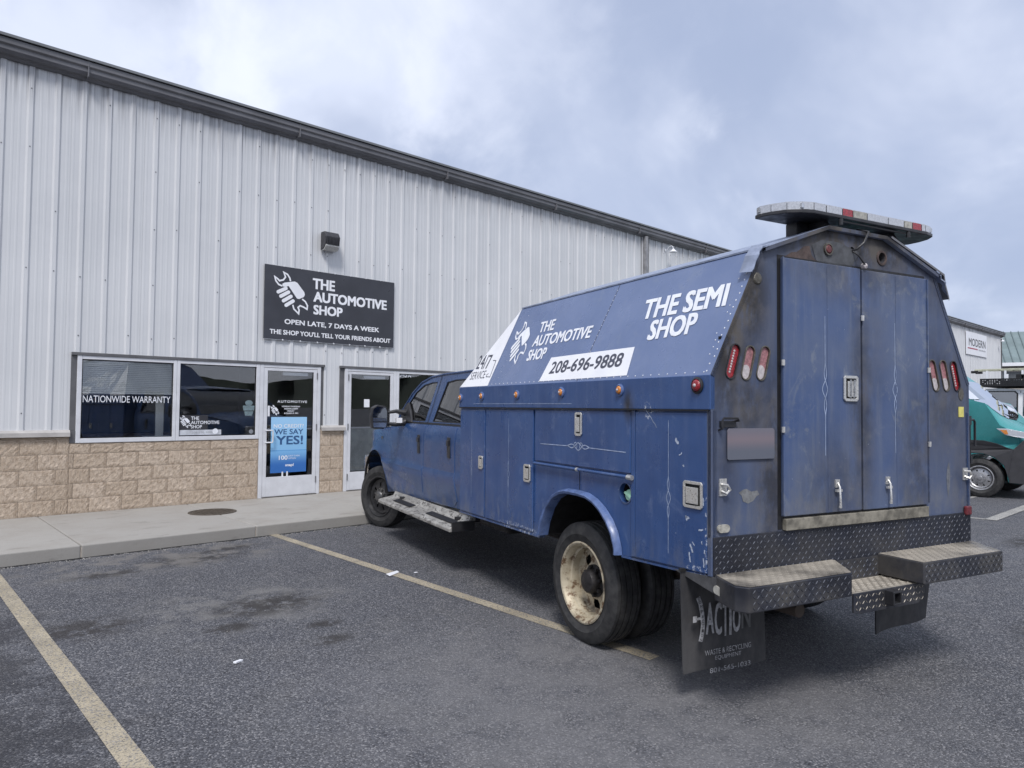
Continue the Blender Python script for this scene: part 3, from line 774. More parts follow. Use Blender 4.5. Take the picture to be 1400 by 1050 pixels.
def door(x0, x1, lab, hinge_right=True):
    """aluminium storefront door with frame"""
    fm = MB(); fr(fm, x0, x0+.062, .13, 2.262); fr(fm, x1-.062, x1, .13, 2.262); fr(fm, x0+.062, x1-.062, 2.215, 2.262, -.037)
    d = fm.build('door', M['frame'], B, bevel=.004); d['label'] = lab
    a, b_ = x0+.066, x1-.066; s = .062; lf = MB()
    fr(lf, a, a+s, .145, 2.21, -.034, .01); fr(lf, b_-s, b_, .145, 2.21, -.034, .01)
    fr(lf, a+s, b_-s, 2.165, 2.21, -.032, .01); fr(lf, a+s, b_-s, .145, .455, -.032, .01)
    lf.build('leaf', M['frame'], d, bevel=.003)
    MB().box((a+s-.003, -.014, .45), (b_-s+.003, -.008, 2.17)).build('pane', M['glass'], d)
    g = MB()
    for q in ((a+s, a+s+.010, .455, 2.165), (b_-s-.010, b_-s, .455, 2.165)): g.box((q[0], -.022, q[2]), (q[1], -.0145, q[3]))
    g.build('gasket', M['rubber_trim'], d)
    hx = x1-.075 if hinge_right else x0+.062
    hg = MB().box((-.0, -.052, 0), (.014, -.030, .11)).build('hinge', simple('hinge_grey', (.22, .22, .23), .4, .5), d, bevel=.003); hg.location = (hx, 0, 2.05)
    for z in (1.19, .32): inst(hg, d, (hx, 0, z))
    MB().box((x0+.06, -.07, .13), (x1-.06, .02, .143)).build('threshold', simple('threshold_metal', (.16, .15, .14), .5, .5), d)
    MB().box((a+s+.28, .02, 2.10), (b_-s-.08, .07, 2.15)).build('closer', M['paper'], d)
    return d, a+s, b_-s
d1, gx0, gx1 = door(4.638, 5.69, 'glass entrance door with blue poster and opening hours')
d2, hx0, hx1 = door(6.145, 7.203, 'second glass door with small white notice, behind the truck front', False)
# pull handle
mb = MB(); mb.tube([(4.748, -.03, 1.205), (4.748, -.075, 1.205), (4.84, -.085, 1.205), (4.848, -.085, 1.19), (4.848, -.085, 1.03), (4.84, -.085, 1.012), (4.748, -.075, 1.012), (4.748, -.03, 1.012)], .011, 10); mb.build('handle', M['frame'], d1, smooth=50)
mb = MB(); mb.box((gx0, .012, 1.21), (gx1, .03, 1.235)); mb.build('push_bar', M['frame'], d1)
mb = MB(); mb.box((hx0, .012, 1.215), (hx1, .03, 1.24)); mb.build('push_bar', M['frame'], d2)
mb = MB(); mb.box((hx0, .03, .47), (hx1, .05, 1.21)); mb.build('lower_panel', simple('grey_inner_panel', (.30, .33, .33), .6), d2)
# door texts
yd = -.0165
text('AUTOMOTIVE', (4.942, yd, 1.650), (5.456, yd, 1.650), (4.942, yd, 1.690), M['letter_white'], d1, off=.03, space=1.25)
for s_, a, b_, z in (('MONDAY-THURSDAY', 5.02, 5.335, 1.578), ('8:00AM-6:00PM', 5.06, 5.295, 1.541), ('FRIDAY', 5.115, 5.235, 1.504), ('8:30AM-5 PM', 5.06, 5.30, 1.467)):
    text(s_, (a, yd, z), (b_, yd, z), (a, yd, z+.024), M['letter_white'], d1, off=.03)
logo(lambda a, b, d: (4.845+a*.235, yd, 1.452+b*.235), M['letter_white'], d1, .045)
MB().flat([(4.77, 1.43), (4.815, 1.43), (4.815, 1.60), (4.77, 1.60)], lambda a, b, d: (a, yd, b)).build('notice', M['paper'], d1)
# poster: own thing
P = thing('poster', 'blue NO CREDIT? WE SAY YES! poster on the glass entrance door', 'poster', (5.15, -.017, .51))
MB().box((4.842, -.0185, .515), (5.458, -.0165, 1.418)).build('sheet', M['poster'], P).location = (-5.15, .017, -.51)
def ptxt(s_, a, b_, z0, z1, m, off=.02):
    o = text(s_, (a, -.0195, z0), (b_, -.0195, z0), (a, -.0195, z1), m, P, off=off); o.location = (-5.15, .017, -.51)
ptxt('NO CREDIT?', 4.886, 5.402, 1.242, 1.302, M['sign_white'], .015); ptxt('WE SAY', 4.896, 5.396, 1.136, 1.221, M['poster_navy'], .03); ptxt('YES!', 4.931, 5.394, .968, 1.112, M['poster_navy'], .04)
ptxt('100', 4.982, 5.131, .722, .793, M['letter_white'], .03); ptxt('DAY CASH', 5.145, 5.339, .770, .795, M['letter_white'], .0); ptxt('OPTION', 5.145, 5.275, .730, .755, M['letter_white'], .0)
ptxt('snap!', 5.093, 5.24, .601, .660, M['letter_white'], .04)
mb = MB(); mb.box((5.035, -.0195, .44), (5.06, -.017, .53)); mb.box((5.115, -.0195, .455), (5.14, -.017, .53)); o = mb.build('tape', M['paper'], P); o.location = (-5.15, .017, -.51)
pn = MB().box((6.540, -.0175, 1.588), (6.65, -.016, 1.73)).build('notice', M['paper']); tag(pn, 'small blank white notice taped to the second door glass', 'notice')

# interior rooms
mb = MB()
for (xa, xb_) in ((1.6, 5.88), (5.92, 10.2)):
    mb.quad((xa, 4, .14), (xb_, 4, .14), (xb_, 4, 2.7), (xa, 4, 2.7)); mb.quad((xa, .08, .14), (xa, 4, .14), (xa, 4, 2.7), (xa, .08, 2.7)); mb.quad((xb_, .08, .14), (xb_, 4, .14), (xb_, 4, 2.7), (xb_, .08, 2.7)); mb.quad((xa, .08, 2.7), (xb_, .08, 2.7), (xb_, 4, 2.7), (xa, 4, 2.7))
mb.build('interior_wall', M['inside'], B)
MB().box((1.6, .06, .10), (10.2, 4.1, .138)).build('interior_floor', M['inside_floor'], B)
mb = MB(); mb.box((2.4, 1.2, .14), (4.3, 1.9, 1.15)); mb.build('counter', simple('counter_brown', (.10, .07, .05), .5), B, bevel=.01)

# --------------------------------------------------------------- sign
SG = thing('shop_sign', 'black shop sign with white fist-and-wrench emblem, OPEN LATE, 7 DAYS A WEEK', 'sign', (5.9, -.034, 2.68))
def sg(o): o.location = (-5.9, .034, -2.68); return o
sg(MB().box((4.675, -.046, 2.678), (7.118, -.034, 3.875)).build('board', M['sign_black'], SG))
mb = MB(); mb.box((4.667, -.042, 2.670), (7.126, -.036, 2.678)); mb.box((4.667, -.042, 3.875), (7.126, -.036, 3.881)); mb.box((7.118, -.042, 2.678), (7.126, -.036, 3.875)); sg(mb.build('edge', M['frame'], SG))
ys = -.0475
sg(logo(lambda a, b, d: (4.893+a, ys, 3.126+b), M['sign_white'], SG))
for s_, a, b_, z0, z1, of in (('THE', 5.504, 5.916, 3.572, 3.752, .06), ('AUTOMOTIVE', 5.520, 6.960, 3.355, 3.530, .06), ('SHOP', 5.524, 6.070, 3.142, 3.305, .06), ('OPEN LATE, 7 DAYS A WEEK', 5.019, 6.808, 2.925, 3.020, .045), ("THE SHOP YOU'LL TELL YOUR FRIENDS ABOUT", 4.773, 7.048, 2.760, 2.840, .045)):
    sg(text(s_, (a, ys, z0), (b_, ys, z0), (a, ys, z1), M['sign_white'], SG, off=of))
mb = MB()
for i in range(7):
    for z in (2.672, 3.879): mb.lathe([(0, -.012), (.012, -.010), (.014, 0)], (4.995+.305*i, -.046, z), 'y', 8)
sg(mb.build('bolt', M['frame'], SG))

# wall pack lamp
WP = thing('wall_light', 'dark wall pack light fixed above the shop sign', 'light', (5.775, -.03, 4.23))
mb = MB(); mb.plate([(0, 0.02), (-.10, 0.03), (-.17, .10), (-.19, .24), (-.13, .325), (0, .325)], lambda a, b, d: (d, a, b), -.135, .135); mb.build('housing', simple('dark_bronze', (.05, .05, .055), .4, .2, .3, 30), WP, bevel=.012, seg=3)
mb = MB(); mb.plate([(-.005, .02), (-.11, .015), (-.178, .075), (-.172, .10), (-.10, .030), (-.005, .035)], lambda a, b, d: (d, a, b), -.125, .125); mb.build('lens', simple('prismatic_lens', (.50, .50, .48), .3, 0, .3, 60, .4), WP)
mb = MB()
for i in range(9): mb.box((-.108+i*.026, -.196, .10), (-.098+i*.026, -.180, .235))
mb.build('fins', simple('dark_bronze_fin', (.04, .04, .045), .4, .2), WP)
# gooseneck lamps
def goose(x, z, lab):
    g = thing('gooseneck_lamp', lab, 'lamp', (x, -.03, z), group='white gooseneck lamps on the long wall')
    mb = MB(); pts = [(0, .02, 0)]+[(0, -.02-.22*math.sin(a), .0+.16*(1-math.cos(a))*.9) for a in (.4, .9, 1.3, 1.7, 2.2, 2.7)]
    mb.tube([(0, .02, .06), (0, -.10, .10), (0, -.20, .20), (0, -.32, .22), (0, -.40, .16), (0, -.42, .06)], .018, 8); mb.build('arm', M['sign_white'], g, smooth=60)
    mb = MB(); mb.lathe([(.02, .07), (.05, .05), (.09, .0), (.19, -.09), (.20, -.10), (.18, -.095), (.08, -.01), (0, .03)], (0, -.42, 0), 'z', 20); mb.build('shade', M['sign_white'], g, smooth=50)
    mb = MB(); mb.lathe([(0, -.02), (.06, -.02), (.06, .0)], (0, .03, .06), 'y', 12); mb.build('wall_plate', M['sign_white'], g)
    g.scale = (.55, .55, .55)
    return g
goose(15.62, 5.80, 'white gooseneck lamp on the wall just past the downspout'); goose(48.5, 5.75, 'white gooseneck lamp at the far corner of the long wall, above the vans')
# MODERN sign
SG2 = thing('company_sign', 'white square MODERN sign with red bar high on the far end of the wall', 'sign', (44, -.034, 4.6))
def s2(o): o.location = (-44, .034, -4.6); return o
s2(MB().box((42.2, -.060, 4.62), (46.0, -.036, 5.82)).build('board', M['sign_white'], SG2))
s2(text('MODERN', (42.65, -.063, 5.09), (45.75, -.063, 5.09), (42.65, -.063, 5.50), M['sign_ink'], SG2, off=.02))
s2(MB().box((42.45, -.064, 4.925), (44.25, -.0605, 4.985)).build('red_bar', M['sign_red'], SG2))
mb = MB()
for k_, (a_, b_) in enumerate(((44.42, 44.55), (44.60, 44.72), (44.77, 44.90), (44.95, 45.05), (45.10, 45.24), (45.29, 45.42), (45.47, 45.58), (45.63, 45.75))): mb.box((a_, -.0635, 4.90), (b_, -.061, 4.985-.012*(k_ % 2)))
s2(mb.build('small_print', M['sign_greytext'], SG2))

# ================================================================== SERVICE TRUCK (local: x = across, y = forward, z = up)
T = thing('service_truck', 'worn blue crew-cab service truck with slanted canopy body, rear facing the camera', 'truck', (3.255, -8.994, 0), rad(-15.273))
WD = 2.28
side = lambda v0: (lambda a, b, d: (v0+d, a, b))           # (a=u along, b=w up)
rear = lambda u0: (lambda a, b, d: (a, u0+d, b))
def botw(u): return .742-.046*u if u < 2 else .650-.006*(u-2)
arch = [(1.80, .665), (1.769, .766), (1.69, .905), (1.60, .985), (1.50, 1.030), (1.40, 1.050), (1.26, 1.052), (1.14, 1.045), (1.05, 1.020), (.96, .975), (.88, .91), (.825, .84), (.787, .746), (.785, .704)]
arch_in = [(1.755, .667), (1.725, .76), (1.655, .88), (1.575, .955), (1.485, .995), (1.395, 1.012), (1.26, 1.013), (1.145, 1.007), (1.065, .985), (.99, .945), (.918, .885), (.865, .82), (.832, .74), (.83, .702)]
outline = [(0, botw(0)), (0, 1.602), (3.32, 1.602), (3.32, .638), (1.80, .655)]+arch[:-1]+[(.785, .706)]
hole = circ(.753, 1.090, .060, .062, 20)
def both(fn, name, mat, **k):
    """left part plus its mirrored right-hand twin"""
    a = fn(1).build(name, mat, T, **k); b_ = fn(-1).build(name, mat, T, **k); return a, b_
def mirr(sg_, v): return v if sg_ == 1 else WD-v
def mside(sg_, v0): return lambda a, b, d: (mirr(sg_, v0+d), a, b)
both(lambda s: MB().plate(outline, mside(s, .014), 0, .03, holes=[hole] if s == 1 else []), 'body_side', M['blue'])
# upper band
both(lambda s: MB().box((mirr(s, -.006), 0, 1.606), (mirr(s, .03), 3.325, 1.790)), 'upper_band', M['blue'], bevel=.004)
both(lambda s: MB().box((mirr(s, -.012), .01, 1.600), (mirr(s, .0), 3.315, 1.607)), 'drip_rail_shadow', M['rubber_trim'])  # black strip under the band, also painting in its shadow line
mb = MB(); mb.box((-.0075, 1.35, 1.637), (-.0055, 3.0, 1.640)); mb.build('pinstripe', M['pin'], T)
# corner posts
both(lambda s: MB().box((mirr(s, .0), -.004, .74), (mirr(s, .014), .026, 1.602)), 'corner_post', M['rear'], bevel=.004)
both(lambda s: MB().plate([(.646, .720), (.684, .718), (.684, 1.598), (.646, 1.598)], mside(s, .002), 0, .014), 'door_post', M['blue'], bevel=.003)
# compartment doors
def cdoor(poly, name='compartment_door', lab=None, s=1, bev=.005):
    o = MB().plate(poly, mside(s, .0), 0, .013).build(name, M['blue'], T, bevel=bev)
    if lab: o['label'] = lab
    return o
dC = cdoor([(.030, botw(.03)+.008), (.640, botw(.64)+.008), (.640, 1.590), (.030, 1.590)], lab='rear compartment door with square paddle latch and pinstripe')
dT = cdoor([(.690, 1.215), (1.876, 1.213), (1.876, 1.590), (.690, 1.590)], lab='wide top-hinged compartment door over the wheel')
dB = cdoor([(1.905, .668), (2.748, .655), (2.748, 1.585), (1.905, 1.590)])
dA = cdoor([(2.768, .655), (3.305, .650), (3.305, 1.580), (2.768, 1.585)], lab='narrow front compartment door')
for poly in ([(.030, .75), (.64, .73), (.64, 1.59), (.03, 1.59)], [(.69, 1.215), (1.876, 1.213), (1.876, 1.59), (.69, 1.59)], [(1.905, .668), (2.748, .655), (2.748, 1.585), (1.905, 1.59)], [(2.768, .655), (3.305, .65), (3.305, 1.58), (2.768, 1.585)]):
    cdoor(poly, s=-1)
# hinge rod below the top door, seam
mb = MB(); mb.tube([(-.010, .672, 1.192), (-.010, 1.872, 1.192)], .011, 8); mb.build('hinge_rod', M['blue'], T, smooth=60)
mb = MB(); mb.tube([(-.012, .655, 1.192), (-.012, .70, 1.192)], .016, 8); mb.tube([(-.012, 1.255, 1.192), (-.012, 1.275, 1.192)], .014, 8); mb.build('hinge_knuckle', M['steel'], T)
mb = MB(); mb.box((.011, 1.268, 1.055), (.0135, 1.272, 1.185)); mb.build('panel_seam', M['rubber_trim'], T)
# lower rub lip
both(lambda s: MB().plate([(.0, .742), (.784, .704), (.784, .692), (.0, .728)], mside(s, .006), 0, .05), 'sill_lip', M['blue'])
both(lambda s: MB().plate([(1.806, .655), (3.32, .640), (3.32, .626), (1.806, .640)], mside(s, .006), 0, .05), 'sill_lip', M['blue'])
# fender flare: rolled strip proud of the side
def flare(s):
    mb = MB(); n = len(arch)
    A = [Vector(p) for p in arch]; Bq = [Vector(p) for p in arch_in]
    # outer flange on the panel, bulged crown, inner return
    prof_ = [(0.0, .012), (.12, -.016), (.45, -.034), (.85, -.028), (1.0, -.010), (1.0, .05)]
    k = len(mb.v)
    for a_, b2 in zip(A, Bq):
        for f_, d in prof_:
            p = a_.lerp(b2, f_); mb.v.append((mirr(s, d), p.x, p.y))
    m = len(prof_)
    for i in range(n-1):
        for j in range(m-1): mb.f.append((k+i*m+j, k+(i+1)*m+j, k+(i+1)*m+j+1, k+i*m+j+1))
    return mb
both(flare, 'fender_flare', M['flare'], smooth=50)
# wheel wells
def well(s):
    mb = MB(); n = len(arch)
    for i in range(n-1):
        (a0, b0), (a1, b1) = arch[i], arch[i+1]
        mb.quad((mirr(s, .04), a0, b0), (mirr(s, .04), a1, b1), (mirr(s, .66), a1, b1), (mirr(s, .66), a0, b0))
    mb.flat([(p[0], p[1]) for p in arch], lambda a, b, d: (mirr(s, .66), a, b))
    return mb
both(well, 'wheel_well', M['under'])
# filler
mb = MB(); mb.lathe([(.063, 0), (.063, .07), (0, .07)], (0, 0, 0), 'x', 24); o = mb.build('filler_recess', M['hole'], T); o.location = (.018, .753, 1.090)
cp = MB().lathe([(0, -.012), (.032, -.012), (.036, -.006), (.036, .03)], (0, 0, 0), 'x', 20); cp.box((-.022, -.034, -.006), (-.010, .034, .006)); o = cp.build('fuel_cap', M['green_cap'], T, smooth=40); o.location = (.030, .728, 1.078); o.rotation_euler = (.5, 0, .1)
mb = MB(); mb.lathe([(.060, .0), (.060, -.004), (.068, -.003), (.069, .002)], (0, 0, 0), 'x', 24); o = mb.build('filler_ring', M['blue'], T); o.location = (.013, .753, 1.090)
# latches: dished plate with paddle
def latch(loc, h=.13, w=.10, plane='side', parent=T, rot=0):
    r = bpy.data.objects.new('latch', None)
    mb = MB(); ho = [(-w/2+.012, -h/2), (w/2-.012, -h/2), (w/2, -h/2+.012), (w/2, h/2-.012), (w/2-.012, h/2), (-w/2+.012, h/2), (-w/2, h/2-.012), (-w/2, -h/2+.012)]
    hi = [(-w/2+.017, -h/2+.017), (w/2-.017, -h/2+.017), (w/2-.017, h/2-.017), (-w/2+.017, h/2-.017)]
    fn = (lambda a, b, d: (d, a, b)) if plane == 'side' else (lambda a, b, d: (a, d, b))
    mb.plate(ho, fn, -.010, .0, holes=[hi])
    for sx in (-1, 1):
        for sy in (-1, 1):
            c_ = (sx*(w/2-.010), sy*(h/2-.010)); mb.flat(circ(c_[0], c_[1], .004, n=8), fn, -.0115)
    o = mb.build('latch', M['steel'], parent, bevel=.0025); o.location = loc
    MB().flat(hi, fn, -.0014).build('latch_recess_shade', M['hole'], o)  # flat black sheet stands in for the shadow round the paddle
    q = [(x_*.80+.003, y_*.80-.004) for x_, y_ in hi]; MB().plate(q, fn, -.014, -.004).build('paddle', M['steel'], o, bevel=.003)
    return o
latch((-.001, .130, 1.150), .145, .150, parent=dC); latch((-.001, 1.262, 1.500), .16, .085, parent=dT); latch((-.001, 1.985, 1.105), .135, .105, parent=dB); latch((-.001, 2.835, 1.125), .115, .085, parent=dA)
# pinstripe scrolls
def scroll_v(mb, u, z0, z1, zc, fn, sc=1):
    stroke(mb, [(u, z0), (u, zc-.09*sc)], .0035, fn); stroke(mb, [(u, zc+.09*sc), (u, z1)], .0035, fn)
    for ph, am in ((0, .016), (math.pi, .013)):
        stroke(mb, [(u+am*sc*math.sin(ph+i*math.pi/8)*(1-abs(i-12)/14), zc+(i-12)*.0085*sc) for i in range(25)], .0042, fn)
    return mb
fs = lambda a, b, d: (-.0015+.0, a, b)
mb = MB(); scroll_v(mb, .335, .80, 1.545, 1.11, fs, 1.2); mb.build('pinstripe', M['pin'], dC)
mb = MB(); scroll_v(mb, 2.31, .80, 1.52, 1.07, fs, 1.1); mb.build('pinstripe', M['pin'], dB)
mb = MB(); scroll_v(mb, 3.04, .80, 1.50, 1.08, fs, .9); mb.build('pinstripe', M['pin'], dA)
mb = MB(); stroke(mb, [(1.787, 1.341), (1.41, 1.345)], .005, fs); stroke(mb, [(1.13, 1.345), (.733, 1.340)], .005, fs)
for ph in (0, math.pi):
    stroke(mb, [(1.27+(i-12)*.0115, 1.347+.026*math.sin(ph+i*math.pi/8)*(1-abs(i-12)/15)) for i in range(25)], .006, fs)
for sx in (-1, 1): stroke(mb, [(1.27+sx*(.035+.02*math.cos(a)), 1.352+.022*math.sin(a)) for a in [k*.5 for k in range(10)]], .005, fs)
mb.build('pinstripe', M['pin'], dT)
# paint scrapes on the rear compartment door
mb = MB(); rnd = random.Random(5)
for (u, w, l, a, th) in ((.50, 1.565, .10, -2.4, .004), (.455, 1.52, .05, -2.4, .003), (.265, 1.43, .035, .9, .016), (.235, 1.36, .03, 2.4, .006), (.21, 1.30, .012, 1, .007), (.185, 1.02, .018, 0, .018), (.145, .86, .05, 1.1, .012), (.16, .815, .055, 1.4, .010), (.13, .89, .025, .6, .006), (.075, .97, .035, -.3, .008), (.065, .905, .02, 1.5, .006), (.055, 1.12, .035, 1.57, .010), (.045, .86, .02, 1.57, .008), (.052, .80, .05, 1.5, .008)):
    pts = [(u+math.cos(a)*l*(i/5-.5)+rnd.uniform(-1, 1)*.003, w+math.sin(a)*l*(i/5-.5)+rnd.uniform(-1, 1)*.003) for i in range(6)]
    stroke(mb, pts, th, fs)
mb.build('paint_scrape', simple('scraped_paint', (.40, .45, .55), .6, 0, .4, 60), dC, weld=False)
# marker lights
def marker(loc, lens, r=.030, axis='x', name='marker_light'):
    o = MB().lathe([(r+.012, .002), (r+.012, -.008), (r+.003, -.014), (r, -.008)], (0, 0, 0), axis, 20).build(name, M['black_plastic'] if lens is M['red_lens'] else M['flare'], T, smooth=40); o.location = loc
    MB().lathe([(r, -.006), (r*.92, -.016), (r*.6, -.022), (0, -.024)], (0, 0, 0), axis, 20).build('lens', lens, o, smooth=60)
    MB().lathe([(r*.32, -.0225), (r*.25, -.028), (0, -.03)], (0, 0, 0), axis, 10).build('lens_centre', M['pale_lens'], o, smooth=60)
    return o
for u, w in ((.786, 1.751), (1.481, 1.747), (2.158, 1.737), (2.818, 1.733), (3.285, 1.722)): marker((-.006, u, w-.028), M['amber'], .026)
marker((-.006, .092, 1.735), M['red_lens'], .033)
# ---- canopy
CV0, CW0, CV1, CW1 = 0.0, 1.790, .370, 2.500
def slant(a, b, d, s=1):
    """a=u, b=fraction up the slanted side, d=outward offset"""
    n_ = Vector((-(CW1-CW0), 0, (CV1-CV0))).normalized()
    v = CV0+(CV1-CV0)*b+n_.x*d; w = CW0+(CW1-CW0)*b+n_.z*d
    return (v if s == 1 else WD-v, a, w)
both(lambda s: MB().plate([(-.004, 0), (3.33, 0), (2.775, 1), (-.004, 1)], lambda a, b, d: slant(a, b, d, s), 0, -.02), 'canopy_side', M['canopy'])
mb = MB()
Rf = [(.366, 2.497), (.88, 2.682), (1.40, 2.682), (1.914, 2.497)]
for (a, b_), (c_, d_) in zip(Rf, Rf[1:]):
    mb.quad((a, -.03, b_), (c_, -.03, d_), (c_, 2.775, d_), (a, 2.775, b_)); mb.quad((a, -.03, b_-.02), (c_, -.03, d_-.02), (c_, 2.775, d_-.02), (a, 2.775, b_-.02))
mb.build('canopy_roof', M['pale_edge'], T)
mb = MB()
for (a, b_), (c_, d_) in zip(Rf, Rf[1:]): mb.box((0, 0, 0), (0, 0, 0)) if False else mb.quad((a, -.031, b_), (c_, -.031, d_), (c_, -.031, d_-.022), (a, -.031, b_-.022))
mb.build('roof_end_flange', M['rear'], T)  # darker paint here stands in for shade on the rear-facing edge
# roof edge lips
both(lambda s: MB().plate([(-.035, 0), (2.78, 0), (2.78, 1), (-.035, 1)], lambda a, b, d: (mirr(s, .362+b*.03), a, 2.505+b*.012+d), 0, -.010), 'roof_lip', M['pale_edge'])
# front slope of canopy
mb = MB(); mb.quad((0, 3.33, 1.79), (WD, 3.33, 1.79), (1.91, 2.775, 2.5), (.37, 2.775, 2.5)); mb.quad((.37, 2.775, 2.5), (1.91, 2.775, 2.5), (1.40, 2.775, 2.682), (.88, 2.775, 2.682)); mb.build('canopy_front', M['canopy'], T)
MB().box((.03, 3.28, .64), (WD-.03, 3.318, 1.79)).build('front_bulkhead', M['blue'], T)
# peeled lip at the rear corner
def lip(s):
    mb = MB(); pts = [(.358, -.012, 2.512), (.34, -.034, 2.492), (.325, -.026, 2.470), (.306, -.042, 2.448), (.292, -.030, 2.41), (.272, -.036, 2.37), (.262, -.03, 2.352)]
    for (p, q) in zip(pts, pts[1:]):
        mb.quad((mirr(s, p[0]), p[1], p[2]), (mirr(s, q[0]), q[1], q[2]), (mirr(s, q[0]-.012), .05, q[2]+.006), (mirr(s, p[0]-.012), .05, p[2]+.006))
        mb.quad((mirr(s, p[0]), p[1], p[2]), (mirr(s, q[0]), q[1], q[2]), (mirr(s, q[0]+.006), q[1]+.004, q[2]-.004), (mirr(s, p[0]+.006), p[1]+.004, p[2]-.004))
    return mb
both(lip, 'bent_lip', M['pale_edge'])
both(lambda s: MB().plate([(-.004, 0), (.0, 0), (.0, 1), (-.004, 1)], lambda a, b, d: slant(a, b, d+.003, s), 0, -.025), 'edge_strip', M['rear'])
# roof overhang at rear right (dark underside)
mb = MB()
for (a, b_), (c_, d_) in zip([(1.44, 2.686), (1.97, 2.500), (1.985, 2.43), (2.015, 2.36)], [(1.97, 2.500), (1.985, 2.43), (2.015, 2.36), (2.02, 2.34)]):
    mb.quad((a, -.035, b_), (c_, -.035, d_), (c_, .04, d_), (a, .04, b_)); mb.quad((a-.008, -.035, b_-.012), (c_-.008, -.035, d_-.012), (c_, -.035, d_), (a, -.035, b_))
mb.build('roof_overhang', M['gutter'], T)
# rivets along edges of the slanted side
mb = MB(); rnd = random.Random(2)
def rivet(u, b, sz=.006):
    p = Vector(slant(u, b, .001)); n_ = Vector((-.887, 0, .462)); e = Vector((.462, 0, .887)); k = len(mb.v)
    mb.v += [tuple(p+e*sz), tuple(p+Vector((0, sz, 0))), tuple(p-e*sz), tuple(p-Vector((0, sz, 0))), tuple(p+n_*.004)]
    mb.f += [(k, k+1, k+4), (k+1, k+2, k+4), (k+2, k+3, k+4), (k+3, k, k+4)]
for i in range(16): rivet(.035+rnd.uniform(-.008, .008), .03+i*.055, .006)
for i in range(16): rivet(.075+rnd.uniform(-.01, .01), .05+i*.055, .0045) if rnd.random() < .5 else None
for i in range(44): rivet(.06+i*.074, .022, .005)
for i in range(18): rivet(1.295-.0+.004*i/18, .04+i*.052, .004)
for i in range(12): rivet(2.58+.0*i, .1+i*.07, .003)
tag(mb.build('rivets', M['letter_white'], T, weld=False), kind='stuff')
o = MB().plate([(1.292, .0), (1.298, .0), (1.302, 1), (1.296, 1)], lambda a, b, d: slant(a, b, d), .0012, .0002).build('panel_seam', M['letter_dark'], T)
# lettering on the slanted side
FB = lambda w: (w-CW0)/(CW1-CW0)
def sp(u, w, d=.003): return slant(u, FB(w), d)
MB().flat([(2.722, 0.004), (3.325, .004), (2.783, .985)], lambda a, b, d: slant(a, b, .0022)).build('white_panel', M['white_vinyl'], T)
MB().flat([(1.833, FB(1.806)), (.741, FB(1.812)), (.787, FB(1.996)), (1.812, FB(1.988))], lambda a, b, d: slant(a, b, .0022)).build('white_panel', M['white_vinyl'], T)
for s_, bl, br, tl, of, m in (('THE SEMI', (.849, 2.178), (.100, 2.177), (.880, 2.318), .050, 'letter_white'), ('SHOP', (.693, 2.028), (.270, 2.036), (.722, 2.160), .050, 'letter_white'),
    ('THE', (2.227, 2.220), (1.992, 2.223), (2.258, 2.314), .045, 'letter_white'), ('AUTOMOTIVE', (2.229, 2.101), (1.385, 2.106), (2.246, 2.196), .045, 'letter_white'), ('SHOP', (2.209, 1.982), (1.920, 1.986), (2.232, 2.076), .045, 'letter_white'),
    ('208-696-9888', (1.737, 1.858), (.848, 1.872), (1.752, 1.952), .035, 'letter_dark'), ('24/7', (3.166, 1.957), (2.880, 1.948), (3.21, 2.092), .015, 'letter_dark'), ('SERVICE', (3.184, 1.858), (2.872, 1.864), (3.206, 1.930), .0, 'letter_dark')):
    text(s_, sp(*bl), sp(*br), sp(*tl), M[m], T, off=of)
mb = MB(); stroke(mb, [(2.866, FB(2.024)), (2.80, FB(2.020)), (2.760, FB(1.872)), (2.845, FB(1.876)), (2.850, FB(1.898)), (2.822, FB(1.903))], .010, lambda a, b, d: slant(a, b, .003)); mb.build('arrow_mark', M['letter_dark'], T)
def flogo(a, b, d):
    u = -.5069*a+.0909*b+2.5728; w = .1502*a+.6293*b+1.9198; return slant(u, FB(w), .003)
logo(flogo, M['letter_white'], T, .024)

